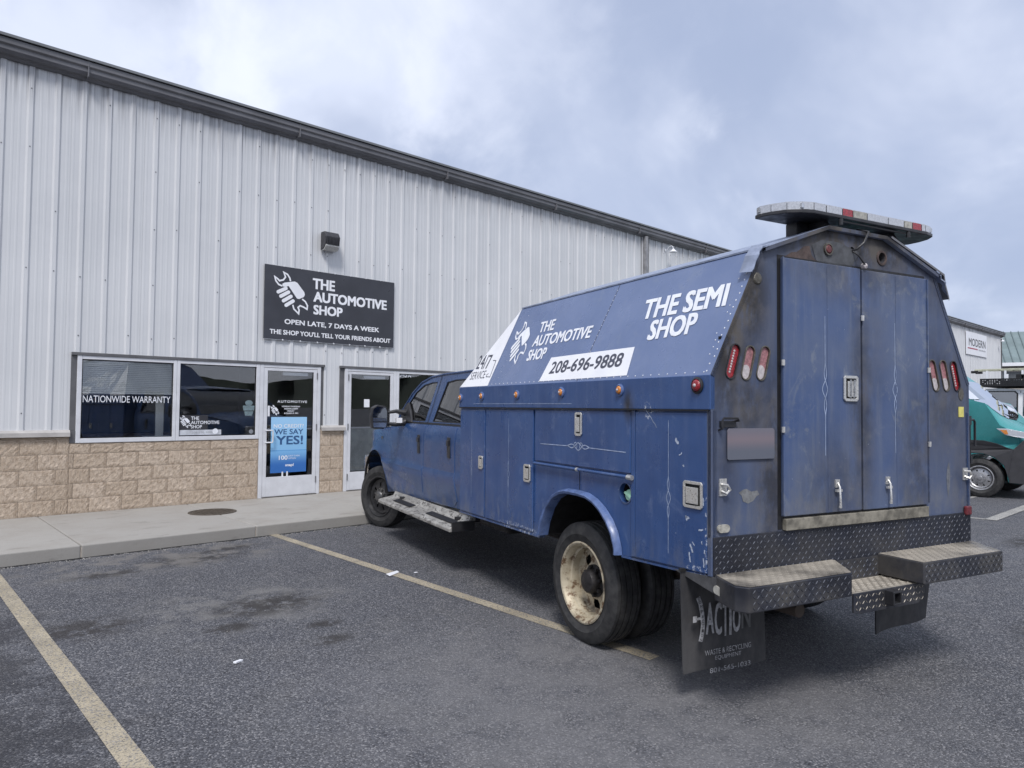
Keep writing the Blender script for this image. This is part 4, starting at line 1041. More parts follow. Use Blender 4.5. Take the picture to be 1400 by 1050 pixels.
# ---- rear face
rp = [(0, .94), (WD, .94), (WD, 1.79), (1.91, 2.497), (1.40, 2.672), (.88, 2.672), (.37, 2.497), (0, 1.79)]
lampsL = [((.176, 1.937), (.132, 1.794)), ((.283, 1.932), (.245, 1.790)), ((.396, 1.935), (.356, 1.791))]
lampsR = [((1.875, 1.918), (1.925, 1.761)), ((1.990, 1.920), (2.037, 1.763)), ((2.104, 1.919), (2.152, 1.766))]
rh = [circ(1.386, 2.549, .030, .036), circ(1.115, 2.565, .020, .024)]
for p, q in lampsL+lampsR:
    p, q = Vector(p), Vector(q); d_ = (q-p).normalized()
    rh.append(capsule(p+d_*.012, q-d_*.012, .033))
MB().plate(rp, rear(0), 0, .03, holes=rh).build('rear_panel', M['rear'], T)
for i, (p, q) in enumerate(lampsL+lampsR):
    p, q = Vector(p), Vector(q); d_ = (q-p).normalized(); a, b_ = p+d_*.012, q-d_*.012
    gr = MB().plate(capsule(a, b_, .037), rear(-.006), 0, .012, holes=[capsule(a, b_, .030)]).build('tail_light', M['pewter'] if i not in (0, 5) else M['black_plastic'], T, bevel=.002)
    gr['label'] = ['bright red oval tail light at the left end', 'faded oval tail light', 'faded oval tail light', 'faded oval tail light', 'faded oval tail light', 'bright red oval tail light at the right end'][i]
    MB().plate(capsule(a, b_, .030), rear(.006), 0, .02).build('lens', M['red_lens'] if i in (0, 5) else M['red_faded'], gr)
    if i in (0, 5):
        mb = MB()
        for k in range(9): c_ = a.lerp(b_, (k+.2)/8.4); mb.lathe([(0, -.003), (.006, -.001), (.007, .001)], (c_.x, .005, c_.y), 'y', 8)
        mb.build('led_row', M['pale_lens'], gr)
    else:
        MB().plate(capsule(a.lerp(b_, .82), b_, .028), rear(.0045), 0, .002).build('bleached_end', M['pale_lens'], gr)
# plates behind holes
mb = MB(); mb.box((.10, .032, 1.70), (.46, .05, 2.0)); mb.box((1.84, .032, 1.70), (2.20, .05, 2.0)); mb.box((1.05, .032, 2.50), (1.45, .05, 2.62)); mb.build('light_pocket', M['hole'], T)
def rdoor(v0, v1, z0, z1, lab):
    o = MB().plate([(v0, z0), (v1, z0), (v1, z1), (v0, z1)], rear(-.022), 0, .020).build('rear_door', M['rear_door'], T, bevel=.004)
    o['label'] = lab; return o
MB().plate([(.484, .95), (1.806, .95), (1.806, 2.474), (.484, 2.474)], rear(-.0022), 0, .002).build('door_seal', M['rubber_trim'], T)
RD1 = rdoor(.508, 1.158, 1.022, 2.458, 'left rear door with chrome paddle latch'); RD2 = rdoor(1.174, 1.795, 1.020, 2.454, 'right rear door')
mb = MB(); mb.box((.500, -.030, 1.03), (.508, -.020, 2.46)); mb.box((1.796, -.030, 1.03), (1.803, -.020, 2.45)); mb.build('door_edge_strip', M['rear_door'], T)
for v, m in ((.865, RD1), (1.485, RD2)): MB().box((v, -.0235, 1.03), (v+.004, -.0222, 2.44)).build('door_crease', M['rear_door'], m)
fr_ = lambda a, b, d: (a, -.0232, b)
for v, zc, m in ((.845, 1.73, RD1), (1.475, 1.74, RD2)):
    mb = MB(); scroll_v(mb, v, 1.35, 2.15, zc, fr_, 1.5); mb.build('pinstripe', M['pin'], m)
o = latch((1.058, -.024, 1.738), .150, .125, plane='rear', parent=RD1)
mb = MB()
for vx in (1.045, 1.075): mb.tube([(vx, -.036, 1.685), (vx, -.040, 1.79)], .007, 6)
mb.build('latch_paddle', M['chrome'], RD1, smooth=60)
def hook(v, z, par):
    mb = MB(); mb.tube([(v, -.030, z+.10), (v-.004, -.046, z+.08), (v, -.048, z-.01), (v+.002, -.044, z-.04)], [.006, .006, .007, .010], 8); mb.box((v-.018, -.030, z+.075), (v+.018, -.022, z+.12)); mb.box((v-.022, -.044, z+.05), (v+.022, -.030, z+.065))
    mb.build('hold_down_hook', M['steel'], par, smooth=50)
hook(.938, 1.09, RD1); hook(1.392, 1.09, RD2)
# hinges
hb = MB().tube([(0, -.030, -.016), (0, -.030, .016)], .010, 8).build('hinge', M['steel'], T); hb.location = (.498, 0, 1.87)
for p in ((.498, 1.50), (1.802, 1.87), (1.802, 1.40), (1.165, 2.16)): inst(hb, T, (p[0], 0, p[1]))
# sill under the doors
MB().plate([(.52, .945), (1.79, .945), (1.79, 1.008), (.52, 1.008)], rear(-.030), 0, .03).build('door_sill', simple('dusty_sill', (.20, .185, .15), .7, 0, .5, 14), T, bevel=.003)
# lower diamond plate
MB().plate([(.010, .735), (2.268, .735), (2.268, .942), (.010, .942)], rear(-.010), 0, .02).build('kick_plate', M['tread_back'], T, bevel=.002)
mb = MB(); bars(mb, (.014, -.0102, .738), (1, 0, 0), (0, 0, 1), (0, -1, 0), 2.25, .20, .0265, hgt=.0026); tag(mb.build('kick_plate_tread', M['tread_blue'], T, weld=False), kind='stuff')
MB().box((.01, .012, .72), (2.27, .05, .94)).build('rear_sill', M['under'], T)
# high lights and torn patch
mb = MB(); mb.lathe([(.036, .0), (.036, -.012), (.028, -.012)], (.898, -.001, 2.549), 'y', 20); o = mb.build('marker_light', M['pewter'], T)
MB().lathe([(.028, -.008), (.02, -.016), (0, -.018)], (.898, 0, 2.549), 'y', 18).build('lens', simple('dim_red_lens', (.12, .03, .03), .5, 0, .4, 60), o)
MB().lathe([(.032, 0), (.034, -.006), (.046, -.005), (.048, 0)], (1.386, -.001, 2.549), 'y', 20).build('light_grommet', M['rustbrown'], T)
MB().flat([(.545, 2.470), (.60, 2.50), (.64, 2.505), (.70, 2.545), (.745, 2.552), (.762, 2.50), (.80, 2.472)], rear(-.0025)).build('torn_patch', M['rustbrown'], T)
MB().flat([(.763, 2.56), (.80, 2.475), (.84, 2.462), (.9, 2.46), (1.1, 2.46), (1.18, 2.56), (1.0, 2.60), (.85, 2.60)], rear(-.0022)).build('worn_patch', simple('worn_grey_patch', (.075, .078, .085), .65, 0, .4, 14), T)
mb = MB(); mb.tube([(1.20, .03, 2.71), (1.205, -.045, 2.68), (1.17, -.04, 2.61), (1.12, -.03, 2.57), (1.115, .0, 2.565)], .007, 6); mb.tube([(1.115, -.005, 2.56), (1.13, -.035, 2.53), (1.175, -.035, 2.49), (1.19, -.035, 2.47)], .006, 6); mb.build('light_bar_wire', M['black_plastic'], T, smooth=60)
MB().lathe([(0, -.03), (.016, -.022), (.018, 0)], (1.19, -.015, 2.475), 'y', 10).build('dome_nut', M['pale_lens'], T)
MB().lathe([(.0, -.008), (.026, -.006), (.034, 0)], (.335, -.001, 2.325), 'y', 14).build('vent_plug', M['pewter'], T)
MB().flat([(.195, 1.165), (.215, 1.150), (.225, 1.118), (.262, 1.105), (.300, 1.118), (.322, 1.140), (.345, 1.150), (.330, 1.172), (.285, 1.168), (.250, 1.185), (.222, 1.180)], rear(-.0015)).build('bare_patch', simple('bare_primer', (.17, .175, .18), .7, 0, .3, 30), T)
MB().flat([(2.03, 1.24), (2.05, 1.28), (2.062, 1.22), (2.058, 1.12), (2.042, 1.05), (2.028, 1.10), (2.022, 1.18)], rear(-.0015)).build('bare_patch', simple('bare_primer_grey', (.13, .14, .16), .7, 0, .3, 30), T)
# small fittings
MB().plate([(2.160, 1.600), (2.216, 1.600), (2.216, 1.668), (2.160, 1.668)], rear(-.004), 0, .003).build('yellow_sticker', M['yellow'], T).location = (0, 0, -.028)
MB().plate(circ(2.19, 1.725, .028, .042), rear(-.004), 0, .003).build('oval_badge', M['pewter'], T)
mb = MB(); mb.box((2.20, -.025, .925), (2.262, -.002, .985)); mb.build('side_reflector', M['dull_red'], T, bevel=.008)
def biscuit(v, z): 
    mb = MB(); mb.plate(capsule((v-.02, z), (v+.02, z), .021), rear(-.014), 0, .014); return mb.build('clearance_lens', M['lens_white'], T, bevel=.004)
biscuit(.080, .985)
mb = MB(); mb.box((.055, -.006, 1.155), (.105, .0, 1.245)); mb.tube([(.07, -.006, 1.215), (.08, -.035, 1.215), (.10, -.035, 1.19), (.08, -.03, 1.17), (.07, -.006, 1.18)], .008, 8); mb.build('padlock_hasp', M['steel'], T, smooth=45)
mb = MB(); mb.box((2.20, -.006, 1.155), (2.25, .0, 1.235)); mb.tube([(2.21, -.006, 1.215), (2.22, -.035, 1.215), (2.245, -.035, 1.19), (2.225, -.03, 1.17), (2.21, -.006, 1.18)], .008, 8); mb.build('padlock_hasp', M['steel'], T, smooth=45)
mb = MB(); mb.tube([(.052, -.004, 1.500), (.052, -.03, 1.510), (.052, -.03, 1.550), (.062, -.03, 1.562), (.160, -.03, 1.562), (.168, -.03, 1.550), (.168, -.004, 1.548)], .006, 6); mb.box((.058, -.012, 1.515), (.165, -.001, 1.548)); mb.build('plate_light', M['black_plastic'], T, smooth=50)
# licence plate (blank)
LP = MB().plate(capsule((.126, 1.427), (.126, 1.428), .012)[:0]+[(.105, 1.348), (.115, 1.342), (.440, 1.342), (.450, 1.352), (.450, 1.498), (.440, 1.508), (.115, 1.508), (.105, 1.498)], rear(-.012), 0, .004)
t = NT('licence_plate_face'); z = t.axis(2)
c = t.mix(t.mr(z, 1.38, 1.46), (.11, .12, .15), (.19, .155, .175)); c = t.mix(t.mr(z, 1.44, 1.51), c, (.15, .145, .175))
M['lp'] = t.fin(c, .45); LP = LP.build('licence_plate', M['lp'], T, bevel=.001)
# right-hand ladder rail bracket beside the body
mb = MB(); mb.tube([(WD+.005, .02, 1.55), (WD+.085, .02, 1.555), (WD+.10, .02, 1.54), (WD+.10, .02, 1.375)], .008, 6); mb.tube([(WD+.045, .02, 1.555), (WD+.045, .02, 1.30)], .005, 6); mb.box((WD, .0, 1.52), (WD+.03, .05, 1.58)); mb.box((WD+.036, .01, 1.26), (WD+.054, .03, 1.31)); mb.build('side_bracket', M['black_plastic'], T, smooth=50)
# ---- bumper steps
def step(poly, top, depth, name, lab):
    o = MB().plate(poly, lambda a, b, d: (a, b, top+d), 0, -depth).build(name, M['tread_face'], T, bevel=.006); o['label'] = lab; return o
st1 = [(.012, -.012), (-.060, -.225), (-.020, -.285), (.715, -.285), (.735, -.27), (.905, -.035), (.905, -.012)]
st2 = [(1.305, -.012), (1.305, -.30), (2.09, -.30), (2.262, -.03), (2.262, -.012)]
SA = step(st1, .752, .125, 'left_step', 'left bumper step with dusty diamond-plate top'); SB = step(st2, .752, .122, 'right_step', 'right bumper step with dusty diamond-plate top')
SA.name = 'bumper_step'; SB.name = 'bumper_step'
def shrink(poly, k=.985):
    cx_ = sum(p[0] for p in poly)/len(poly); cy_ = sum(p[1] for p in poly)/len(poly); return [(cx_+(x_-cx_)*k, cy_+(y_-cy_)*(k-.02)) for x_, y_ in poly]
def inpoly(poly):
    def f(x_, y_):
        c_ = False; n = len(poly)
        for i in range(n):
            (x1, y1), (x2, y2) = poly[i], poly[(i+1) % n]
            if (y1 > y_) != (y2 > y_) and x_ < (x2-x1)*(y_-y1)/(y2-y1)+x1: c_ = not c_
        return c_
    return f
for S_, poly in ((SA, st1), (SB, st2)):
    MB().flat(shrink(poly), lambda a, b, d: (a, b, .7535)).build('step_surface', M['tread_top'], S_)
    x0 = min(p[0] for p in poly); y0 = min(p[1] for p in poly); w_ = max(p[0] for p in poly)-x0; ip = inpoly(shrink(poly, .97))
    mb = MB(); bars(mb, (x0, y0, .7537), (1, 0, 0), (0, 1, 0), (0, 0, 1), w_, .29, .0265, inside=lambda a, b, x0=x0, y0=y0, ip=ip: ip(x0+a, y0+b), hgt=.0016); tag(mb.build('top_tread', M['tread_topbar'], S_, weld=False), kind='stuff')
mb = MB(); bars(mb, (-.005, -.2855, .632), (1, 0, 0), (0, 0, 1), (0, -1, 0), .71, .112, .0265, hgt=.0026); tag(mb.build('front_tread', M['tread_blue'], SA, weld=False), kind='stuff')
mb = MB(); bars(mb, (1.315, -.3005, .635), (1, 0, 0), (0, 0, 1), (0, -1, 0), .77, .11, .0265, hgt=.0026); tag(mb.build('front_tread', M['tread_blue'], SB, weld=False), kind='stuff')
# recessed tow step
TS = MB().plate([(.80, -.02), (.80, -.225), (1.42, -.225), (1.42, -.02)], lambda a, b, d: (a, b, .622+d), 0, -.02).build('tow_step', M['tread_top'], T, bevel=.003); TS['label'] = 'recessed middle step around the hitch'
MB().plate([(.80, .515), (.86, .505), (1.36, .505), (1.42, .56), (1.42, .618), (.80, .618)], rear(-.232), 0, .012).build('step_face', M['tread_face'], TS, bevel=.002)
mb = MB(); bars(mb, (.81, -.2325, .515), (1, 0, 0), (0, 0, 1), (0, -1, 0), .60, .10, .0265, hgt=.0026); bars(mb, (.81, -.22, .6225), (1, 0, 0), (0, 1, 0), (0, 0, 1), .60, .19, .0265); tag(mb.build('step_tread', M['tread_topbar'], TS, weld=False), kind='stuff')
MB().box((.905, -.02, .62), (1.305, -.012, .74)).build('step_riser', M['tread_face'], TS)
mb = MB(); bars(mb, (.91, -.0205, .625), (1, 0, 0), (0, 0, 1), (0, -1, 0), .39, .11, .0265); tag(mb.build('riser_tread', M['tread_blue'], TS, weld=False), kind='stuff')
hm = MB(); ho = [(1.060, .535), (1.135, .535), (1.135, .612), (1.060, .612)]; hi = [(1.072, .547), (1.123, .547), (1.123, .600), (1.072, .600)]
hm.plate(ho, rear(-.285), 0, .5, holes=[hi]); hm.build('hitch_receiver', M['black_plastic'], T, bevel=.003)
MB().plate(hi, rear(-.20), 0, .01).build('hitch_cavity', M['hole'], T)
# gussets under the body corners
both(lambda s: MB().plate([(.30, .722), (-.01, .742), (-.225, .745), (-.235, .628), (-.15, .632)] if s == 1 else [(.30, .722), (.0, .742), (.0, .66)], mside(s, .004), 0, .006), 'bumper_gusset', simple('grimy_gusset', (.075, .075, .078), .7, 0, .4, 10), bevel=.001)
mb = MB(); mb.plate(capsule((-.045, .685), (-.135, .672), .022), lambda a, b, d: (-.008+d, a, b), 0, .012); mb.build('clearance_lens', M['lens_white'], T, bevel=.003)
# ---- mud flaps
def flap(pts, lab):
    mb = MB(); n = 8
    P = [Vector((p[0], 0, p[1])) for p in pts]
    g = [[None]*(n+1) for _ in range(n+1)]
    for i in range(n+1):
        for j in range(n+1):
            a, b_ = i/n, j/n; q = P[0].lerp(P[1], a).lerp(P[3].lerp(P[2], a), b_)
            g[i][j] = (q.x+.006*math.sin(b_*5), .20+.018*math.sin(a*6+b_*3)*(1-b_)+.02*(1-b_), q.z)
    for i in range(n):
        for j in range(n):
            mb.quad(g[i][j], g[i+1][j], g[i+1][j+1], g[i][j+1])
            mb.quad(*[(x_, y_+.01, z_) for x_, y_, z_ in (g[i][j+1], g[i+1][j+1], g[i+1][j], g[i][j])])
    for i in range(n):
        for (p, q) in ((g[i][0], g[i+1][0]), (g[0][i], g[0][i+1]), (g[n][i], g[n][i+1])):
            mb.quad(p, q, (q[0], q[1]+.01, q[2]), (p[0], p[1]+.01, p[2]))
    o = mb.build('mud_flap', M['flap'], T, smooth=40); o['label'] = lab; return o
FL = flap([(.012, .165), (.624, .152), (.60, .735), (-.018, .735)], 'left mud flap printed ACTION WASTE & RECYCLING EQUIPMENT')
flap([(1.62, .160), (2.13, .205), (2.25, .735), (1.62, .735)], 'plain right mud flap')
yf = .176
FLP = lambda a, b: (a, yf, b)
# ACTION in tall, tapering letters
for ch, a, b_, z0, z1 in (('A', .128, .188, .378, .548), ('C', .192, .245, .364, .542), ('T', .250, .292, .352, .535), ('I', .300, .318, .352, .530), ('O', .325, .385, .362, .520), ('N', .392, .462, .375, .505)):
    text(ch, FLP(a, z0), FLP(b_, z0), FLP(a, z1), M['flap_print'] if ch != 'N' else simple('faded_flap_print', (.11, .11, .11), .7), FL, off=.02)
text('WASTE & RECYCLING', FLP(.122, .262), FLP(.465, .262), FLP(.122, .291), M['flap_print'], FL, off=.0)
text('EQUIPMENT', FLP(.197, .226), FLP(.390, .226), FLP(.197, .252), M['flap_print'], FL, off=.0)
text('801-565-1033', FLP(.158, .163), FLP(.460, .163), FLP(.158, .190), M['flap_print'], FL, off=.0)
arcp = [(.086, .585), (.104, .545), (.116, .49), (.121, .44), (.116, .39), (.103, .345)]
mb = MB(); stroke(mb, arcp, .028, lambda a, b, d: (a-.012, yf+.001, b)); mb.flat([(.038, .452), (.066, .452), (.066, .462), (.094, .462), (.094, .476), (.066, .476), (.066, .486), (.038, .486)], lambda a, b, d: (a, yf+.001, b)); mb.build('bolt_mark', M['flap_print'], FL)
for i, ch in enumerate('COMPACTION'):
    f_ = i/9*4.6+.2; k = int(min(f_, 4)); q = f_-k; a = arcp[k][0]*(1-q)+arcp[k+1][0]*q-.020; z = arcp[k][1]*(1-q)+arcp[k+1][1]*q
    text(ch, (a, yf-.001, z-.008), (a+.016, yf-.001, z-.008), (a, yf-.001, z+.009), M['flap'], FL, off=.0)
MB().box((-.03, .195, .728), (.66, .215, .745)).build('flap_bracket', M['under'], T)
mb = MB()
for z in (.60, .60): mb.box((.50, -.06, .57), (.58, .2, .60))
mb.build('exhaust_hanger', M['under'], T)
# ---- chassis and underside
mb = MB(); mb.box((.67, .03, .76), (WD-.67, 3.28, .80)); mb.box((.04, .03, .76), (.665, .775, .80)); mb.box((.04, 1.81, .70), (.665, 3.28, .74)); mb.box((WD-.665, .03, .76), (WD-.04, .775, .80)); mb.box((WD-.665, 1.81, .70), (WD-.04, 3.28, .74)); mb.build('body_floor', M['under'], T)
mb = MB()
for v in (.70, 1.50): mb.box((v, -.02, .56), (v+.08, 6.9, .72))
for u in (.1, 2.4, 3.6, 5.2): mb.box((.70, u, .60), (1.58, u+.08, .68))
mb.build('chassis_rail', M['under'], T, bevel=.005)
mb = MB(); mb.tube([(.35, 1.33, .41), (1.93, 1.33, .41)], .065, 12); mb.lathe([(0, -.16), (.10, -.13), (.17, 0), (.10, .13), (0, .16)], (1.14, 1.33, .41), 'x', 16); mb.tube([(1.14, 1.33, .45), (1.14, 4.8, .55)], .05, 10); mb.build('rear_axle', M['under'], T, smooth=50)
mb = MB(); mb.tube([(.35, 6.45, .41), (1.93, 6.45, .41)], .055, 12); mb.build('front_axle', M['under'], T)
mb = MB(); mb.box((.55, 2.0, .48), (.85, 3.1, .72)); mb.box((1.5, 2.0, .45), (1.9, 3.0, .72)); mb.box((.15, 2.6, .52), (.5, 3.2, .66)); mb.build('fuel_tank', M['under'], T, bevel=.03)
mb = MB(); mb.tube([(.62, -.03, .50), (.62, 3, .50)], .04, 10); mb.build('exhaust_pipe', simple('exhaust_rust', (.06, .045, .035), .8), T)
mb = MB()
for v in (.60, 1.62):
    for k in range(4): mb.box((v, 1.33-.62+k*.09, .47+k*.022), (v+.07, 1.33+.62-k*.09, .485+k*.022))
mb.build('leaf_spring', M['under'], T)
# ---- wheels
def tyre_mesh(rt, rr, w, grooves=4):
    h = w/2; prof_ = [(rr, -h*.72), (rr+.012, -h*.86), (rr+.06, -h*.98), (rr+(rt-rr)*.45, -h*1.02), (rt-.045, -h*.96), (rt-.02, -h*.86), (rt-.004, -h*.78)]
    tw = h*1.5
    for g in range(grooves):
        c_ = -tw/2+tw*(g+.5)/grooves
        prof_ += [(rt, c_-.007), (rt-.011, c_-.005), (rt-.011, c_+.005), (rt, c_+.007)]
    prof_ += [(rt-.004, h*.78), (rt-.02, h*.86), (rt-.045, h*.96), (rt-.1, h*1.02), (rr+.06, h*.98), (rr+.012, h*.86), (rr, h*.72)]
    return MB().lathe(prof_, (0, 0, 0), 'x', 72)
def rim_mesh(rr, w, dish, nh=8, rc=.105, rh=(.125, .185)):
    """outer face towards -x; dish = depth of the disc from the outer lip"""
    h = w/2; mb = MB()
    mb.lathe([(rr+.012, -h*.86), (rr+.016, -h*.92), (rr+.006, -h*.95), (rr-.004, -h*.90), (rr-.012, -h*.70), (rr-.018, -h*.62), (rr-.020, -h*.38), (rr-.034, -h*.32), (rr-.036, -h*.1), (rr-.038, h*.2), (rr-.040, h*.6), (rr, h*.8)], (0, 0, 0), 'x', 64)
    xd = -h*.9+dish; R_ = rr-.030
    rows = [R_, rh[1]+.012, rh[1], (rh[0]+rh[1])/2, rh[0], rc]; xs = [xd-.006, xd+.004, xd+.002, xd-.002, xd-.008, xd-.014]
    nc = nh*8; k = len(mb.v)
    for j in range(nc):
        ph = (j % 8); a = 2*math.pi*j/nc
        for i, r in enumerate(rows):
            aa = a
            q_ = (3, 5) if nh > 6 else (2, 5)
            if i in (2, 4) and ph in q_: aa = a+(.45 if ph == q_[0] else -.45)*2*math.pi/nc
            mb.v.append((xs[i], r*math.cos(aa), r*math.sin(aa)))
    m = len(rows)
    for j in range(nc):
        j2 = (j+1) % nc
        for i in range(m-1):
            if i in (2, 3) and (j % 8) in ((3, 4) if nh > 6 else (2, 3, 4)): continue
            mb.f.append((k+j*m+i, k+j2*m+i, k+j2*m+i+1, k+j*m+i+1))
    return mb, xd
def wheel(loc, rot, rt, rr, w, dish, rimmat, hubmat, hubr, hubl, lab, flip=False, lugs=8, parent=T, tmat=None, nh=8, rhh=(.125, .185)):
    W_ = tyre_mesh(rt, rr, w).build('wheel', tmat or M['tyre'], parent, smooth=35); W_['label'] = lab
    rb, xd = rim_mesh(rr, w, dish, nh, .105, rhh); rb.build('rim', rimmat, W_, smooth=40)
    hb_ = MB(); hb_.lathe([(.112, xd-.012), (.112, xd-.020), (hubr, xd-.026), (hubr, xd-hubl*.8), (hubr*.86, xd-hubl), (hubr*.5, xd-hubl-.008), (0, xd-hubl-.010)], (0, 0, 0), 'x', 28); hb_.build('hub', hubmat, W_, smooth=40)
    lg = MB()
    for i in range(lugs):
        a = 2*math.pi*i/lugs+.2; lg.tube([(xd-.012, .095*math.cos(a)*1.0, .095*math.sin(a)), (xd-.048, .095*math.cos(a), .095*math.sin(a))], .0125, 6)
    lg.build('lug_nuts', hubmat, W_)
    MB().lathe([(rr-.045, xd+.05), (0, xd+.05)], (0, 0, 0), 'x', 32).build('brake_drum', M['under'], W_)
    W_.location = loc; W_.rotation_euler = rot; return W_
RW = .232
wl = wheel((.060+RW/2, 1.33, .41), (.35, 0, 0), .410, .262, RW, .125, M['rim_cream'], M['hub_dark'], .082, .085, 'outer rear wheel with cream rusted deep rim', nh=5, rhh=(.128, .190))
wi = tyre_mesh(.41, .262, RW).build('wheel', M['tyre'], T, smooth=35); wi.location = (.060+RW*1.5+.045, 1.33, .41); wi['label'] = 'inner dual rear wheel'
w2_ = copy_tree(wl, T); w2_.location = (WD-.060-RW/2, 1.33, .41); w2_.rotation_euler = (0, 0, math.pi); w2_['label'] = 'right outer rear wheel'
wi2 = inst(wi, T, (WD-.060-RW*1.5-.045, 1.33, .41))
wf = wheel((.26, 6.45, .405), (.2, 0, rad(23)), .405, .255, .225, .050, M['rim_dark'], M['hub_grey'], .075, .07, 'front wheel turned outward with dark rim')
wf2 = copy_tree(wf, T); wf2.location = (WD-.26, 6.45, .405); wf2.rotation_euler = (0, 0, math.pi+rad(23)); wf2['label'] = 'right front wheel'

# ---- cab
CW = WD/2
def cab_side_off(w):
    """inward offset of the lower cab side by height"""
    pts = [(.50, .045), (.66, .022), (.80, .006), (.90, .0), (.935, .016), (1.0, .016), (1.22, .010), (1.30, .012), (1.36, .026), (1.42, .046)]
    if w <= pts[0][0]: return pts[0][1]
    for (a, b_), (c_, d_) in zip(pts, pts[1:]):
        if w <= c_: return b_+(d_-b_)*(w-a)/(c_-a)
    return pts[-1][1]
fa = [(6.47+.50*math.cos(a), .50+.525*math.sin(a)) for a in [math.pi*(1-i/14) for i in range(15)]]
low = [(3.44, .60), (5.84, .535), (5.955, .52)]+fa[1:]+[(6.985, .60), (7.00, .95), (6.97, 1.16), (6.90, 1.235), (6.80, 1.270), (6.4, 1.305), (5.92, 1.345), (5.72, 1.415), (3.44, 1.415)]
def cab_lower():
    bm = bmesh.new()
    mb = MB(); mb.plate(low, lambda a, b, d: (d, a, b), .135, WD-.135)
    vs = [bm.verts.new(v) for v in mb.v]
    for f in mb.f:
        try: bm.faces.new([vs[i] for i in f])
        except Exception: pass
    for w in (.66, .80, .90, .935, 1.0, 1.22, 1.30, 1.36):
        bmesh.ops.bisect_plane(bm, geom=bm.verts[:]+bm.edges[:]+bm.faces[:], plane_co=(0, 0, w), plane_no=(0, 0, 1))
    for u in (6.6, 6.75, 6.87, 6.94):
        bmesh.ops.bisect_plane(bm, geom=bm.verts[:]+bm.edges[:]+bm.faces[:], plane_co=(0, u, 0), plane_no=(0, 1, 0))
    for v in bm.verts:
        o_ = cab_side_off(v.co.z); f_ = max(0, (v.co.y-6.55)/.45); o_ += .10*f_*f_
        # fender bulge round the arch
        d = math.hypot(v.co.y-6.47, v.co.z-.50)
        if d < .62 and v.co.y > 5.9: o_ -= .03
        v.co.x = v.co.x+o_ if v.co.x < CW else v.co.x-o_
    bmesh.ops.recalc_face_normals(bm, faces=bm.faces)
    me = bpy.data.meshes.new('cab_body'); bm.to_mesh(me); bm.free(); me.materials.append(M['blue_cab'])
    me.polygons.foreach_set('use_smooth', [True]*len(me.polygons)); me.set_sharp_from_angle(angle=rad(38))
    o = bpy.data.objects.new('cab_body', me); COL.objects.link(o); o.parent = T; return o
CB = cab_lower()
# arch lip and liner
both(lambda s: (lambda mb: [mb.quad((mirr(s, .11), *p), (mirr(s, .11), *q), (mirr(s, .75), *q), (mirr(s, .75), *p)) for p, q in zip(fa, fa[1:])] and mb)(MB()), 'front_wheel_liner', M['under'])
# greenhouse side (on an inward-leaning plane)
def gs(a, b, d, s=1):
    v = .178+(b-1.41)*.205
    return (mirr(s, v+d), a, b)
gout = [(3.44, 1.410), (5.72, 1.410), (5.60, 1.555), (5.352, 1.760), (5.10, 1.885), (4.80, 1.942), (4.444, 1.960), (3.80, 1.968), (3.44, 1.968)]
gw1 = [(5.55, 1.440), (5.505, 1.590), (5.26, 1.775), (5.02, 1.862), (4.76, 1.885), (4.600, 1.885), (4.680, 1.66), (4.752, 1.440)]
gw2 = [(4.520, 1.440), (4.410, 1.69), (4.318, 1.875), (4.10, 1.895), (3.62, 1.895), (3.60, 1.440)]
both(lambda s: MB().plate(gout, lambda a, b, d: gs(a, b, d, s), 0, .04, holes=[gw1, gw2]), 'cab_pillars', M['blue_cab'], bevel=.006)
def glassp(poly, s, nm='side_window'):
    o = MB().plate(poly, lambda a, b, d: gs(a, b, d, s), .012, .016).build(nm, M['cab_glass'], T); 
    def ins(P, k):
        cx_ = sum(p[0] for p in P)/len(P); cy_ = sum(p[1] for p in P)/len(P)
        return [(cx_+(x_-cx_)*k, cy_+(y_-cy_)*(k-.01)) for x_, y_ in P]
    MB().plate(poly, lambda a, b, d: gs(a, b, d, s), .004, .013, holes=[ins(poly, .965)]).build('window_seal', M['rubber_trim'], o)
    return o
g1 = glassp(gw1, 1); g2 = glassp(gw2, 1); glassp(gw1, -1); glassp(gw2, -1)
# roof, windshield, rear glass
mb = MB(); st_ = [(3.44, 1.966, 2.005), (3.85, 1.968, 2.02), (4.44, 1.960, 2.012), (4.80, 1.942, 1.985), (5.02, 1.915, 1.95)]
def rsec(u, we, wc):
    v = .178+(we-1.41)*.205; n = 10
    return [(v+(WD-2*v)*i/n, u, we+(wc-we)*(1-abs(2*i/n-1)**3.2)) for i in range(n+1)]
SS = [rsec(*q) for q in st_]
for A_, B_ in zip(SS, SS[1:]):
    for i in range(10): mb.quad(A_[i], A_[i+1], B_[i+1], B_[i])
mb.build('cab_roof', M['blue_cab'], T, smooth=50)
both(lambda s: MB().tube([gs(5.72, 1.43, 0, s), gs(5.60, 1.565, -.002, s), gs(5.352, 1.770, -.002, s), gs(5.10, 1.893, -.002, s), gs(4.80, 1.949, -.002, s), gs(4.44, 1.966, -.002, s), gs(3.85, 1.974, -.002, s), gs(3.45, 1.974, -.002, s)], .012, 8), 'drip_moulding', M['blue_cab'], smooth=60)
mb = MB(); wa = [gs(5.72, 1.42, .02), gs(5.60, 1.555, .02), gs(5.352, 1.760, .02), gs(5.10, 1.885, .02), gs(5.02, 1.91, .02)]
for p, q in zip(wa, wa[1:]): mb.quad(p, (WD-p[0], p[1]+.0, p[2]), (WD-q[0], q[1], q[2]), q)
mb.build('windshield', M['cab_glass'], T, smooth=60)
mb = MB(); mb.quad((.24, 3.45, 1.41), (WD-.24, 3.45, 1.41), (WD-.30, 3.45, 1.97), (.30, 3.45, 1.97)); mb.build('rear_window', M['cab_glass'], T)
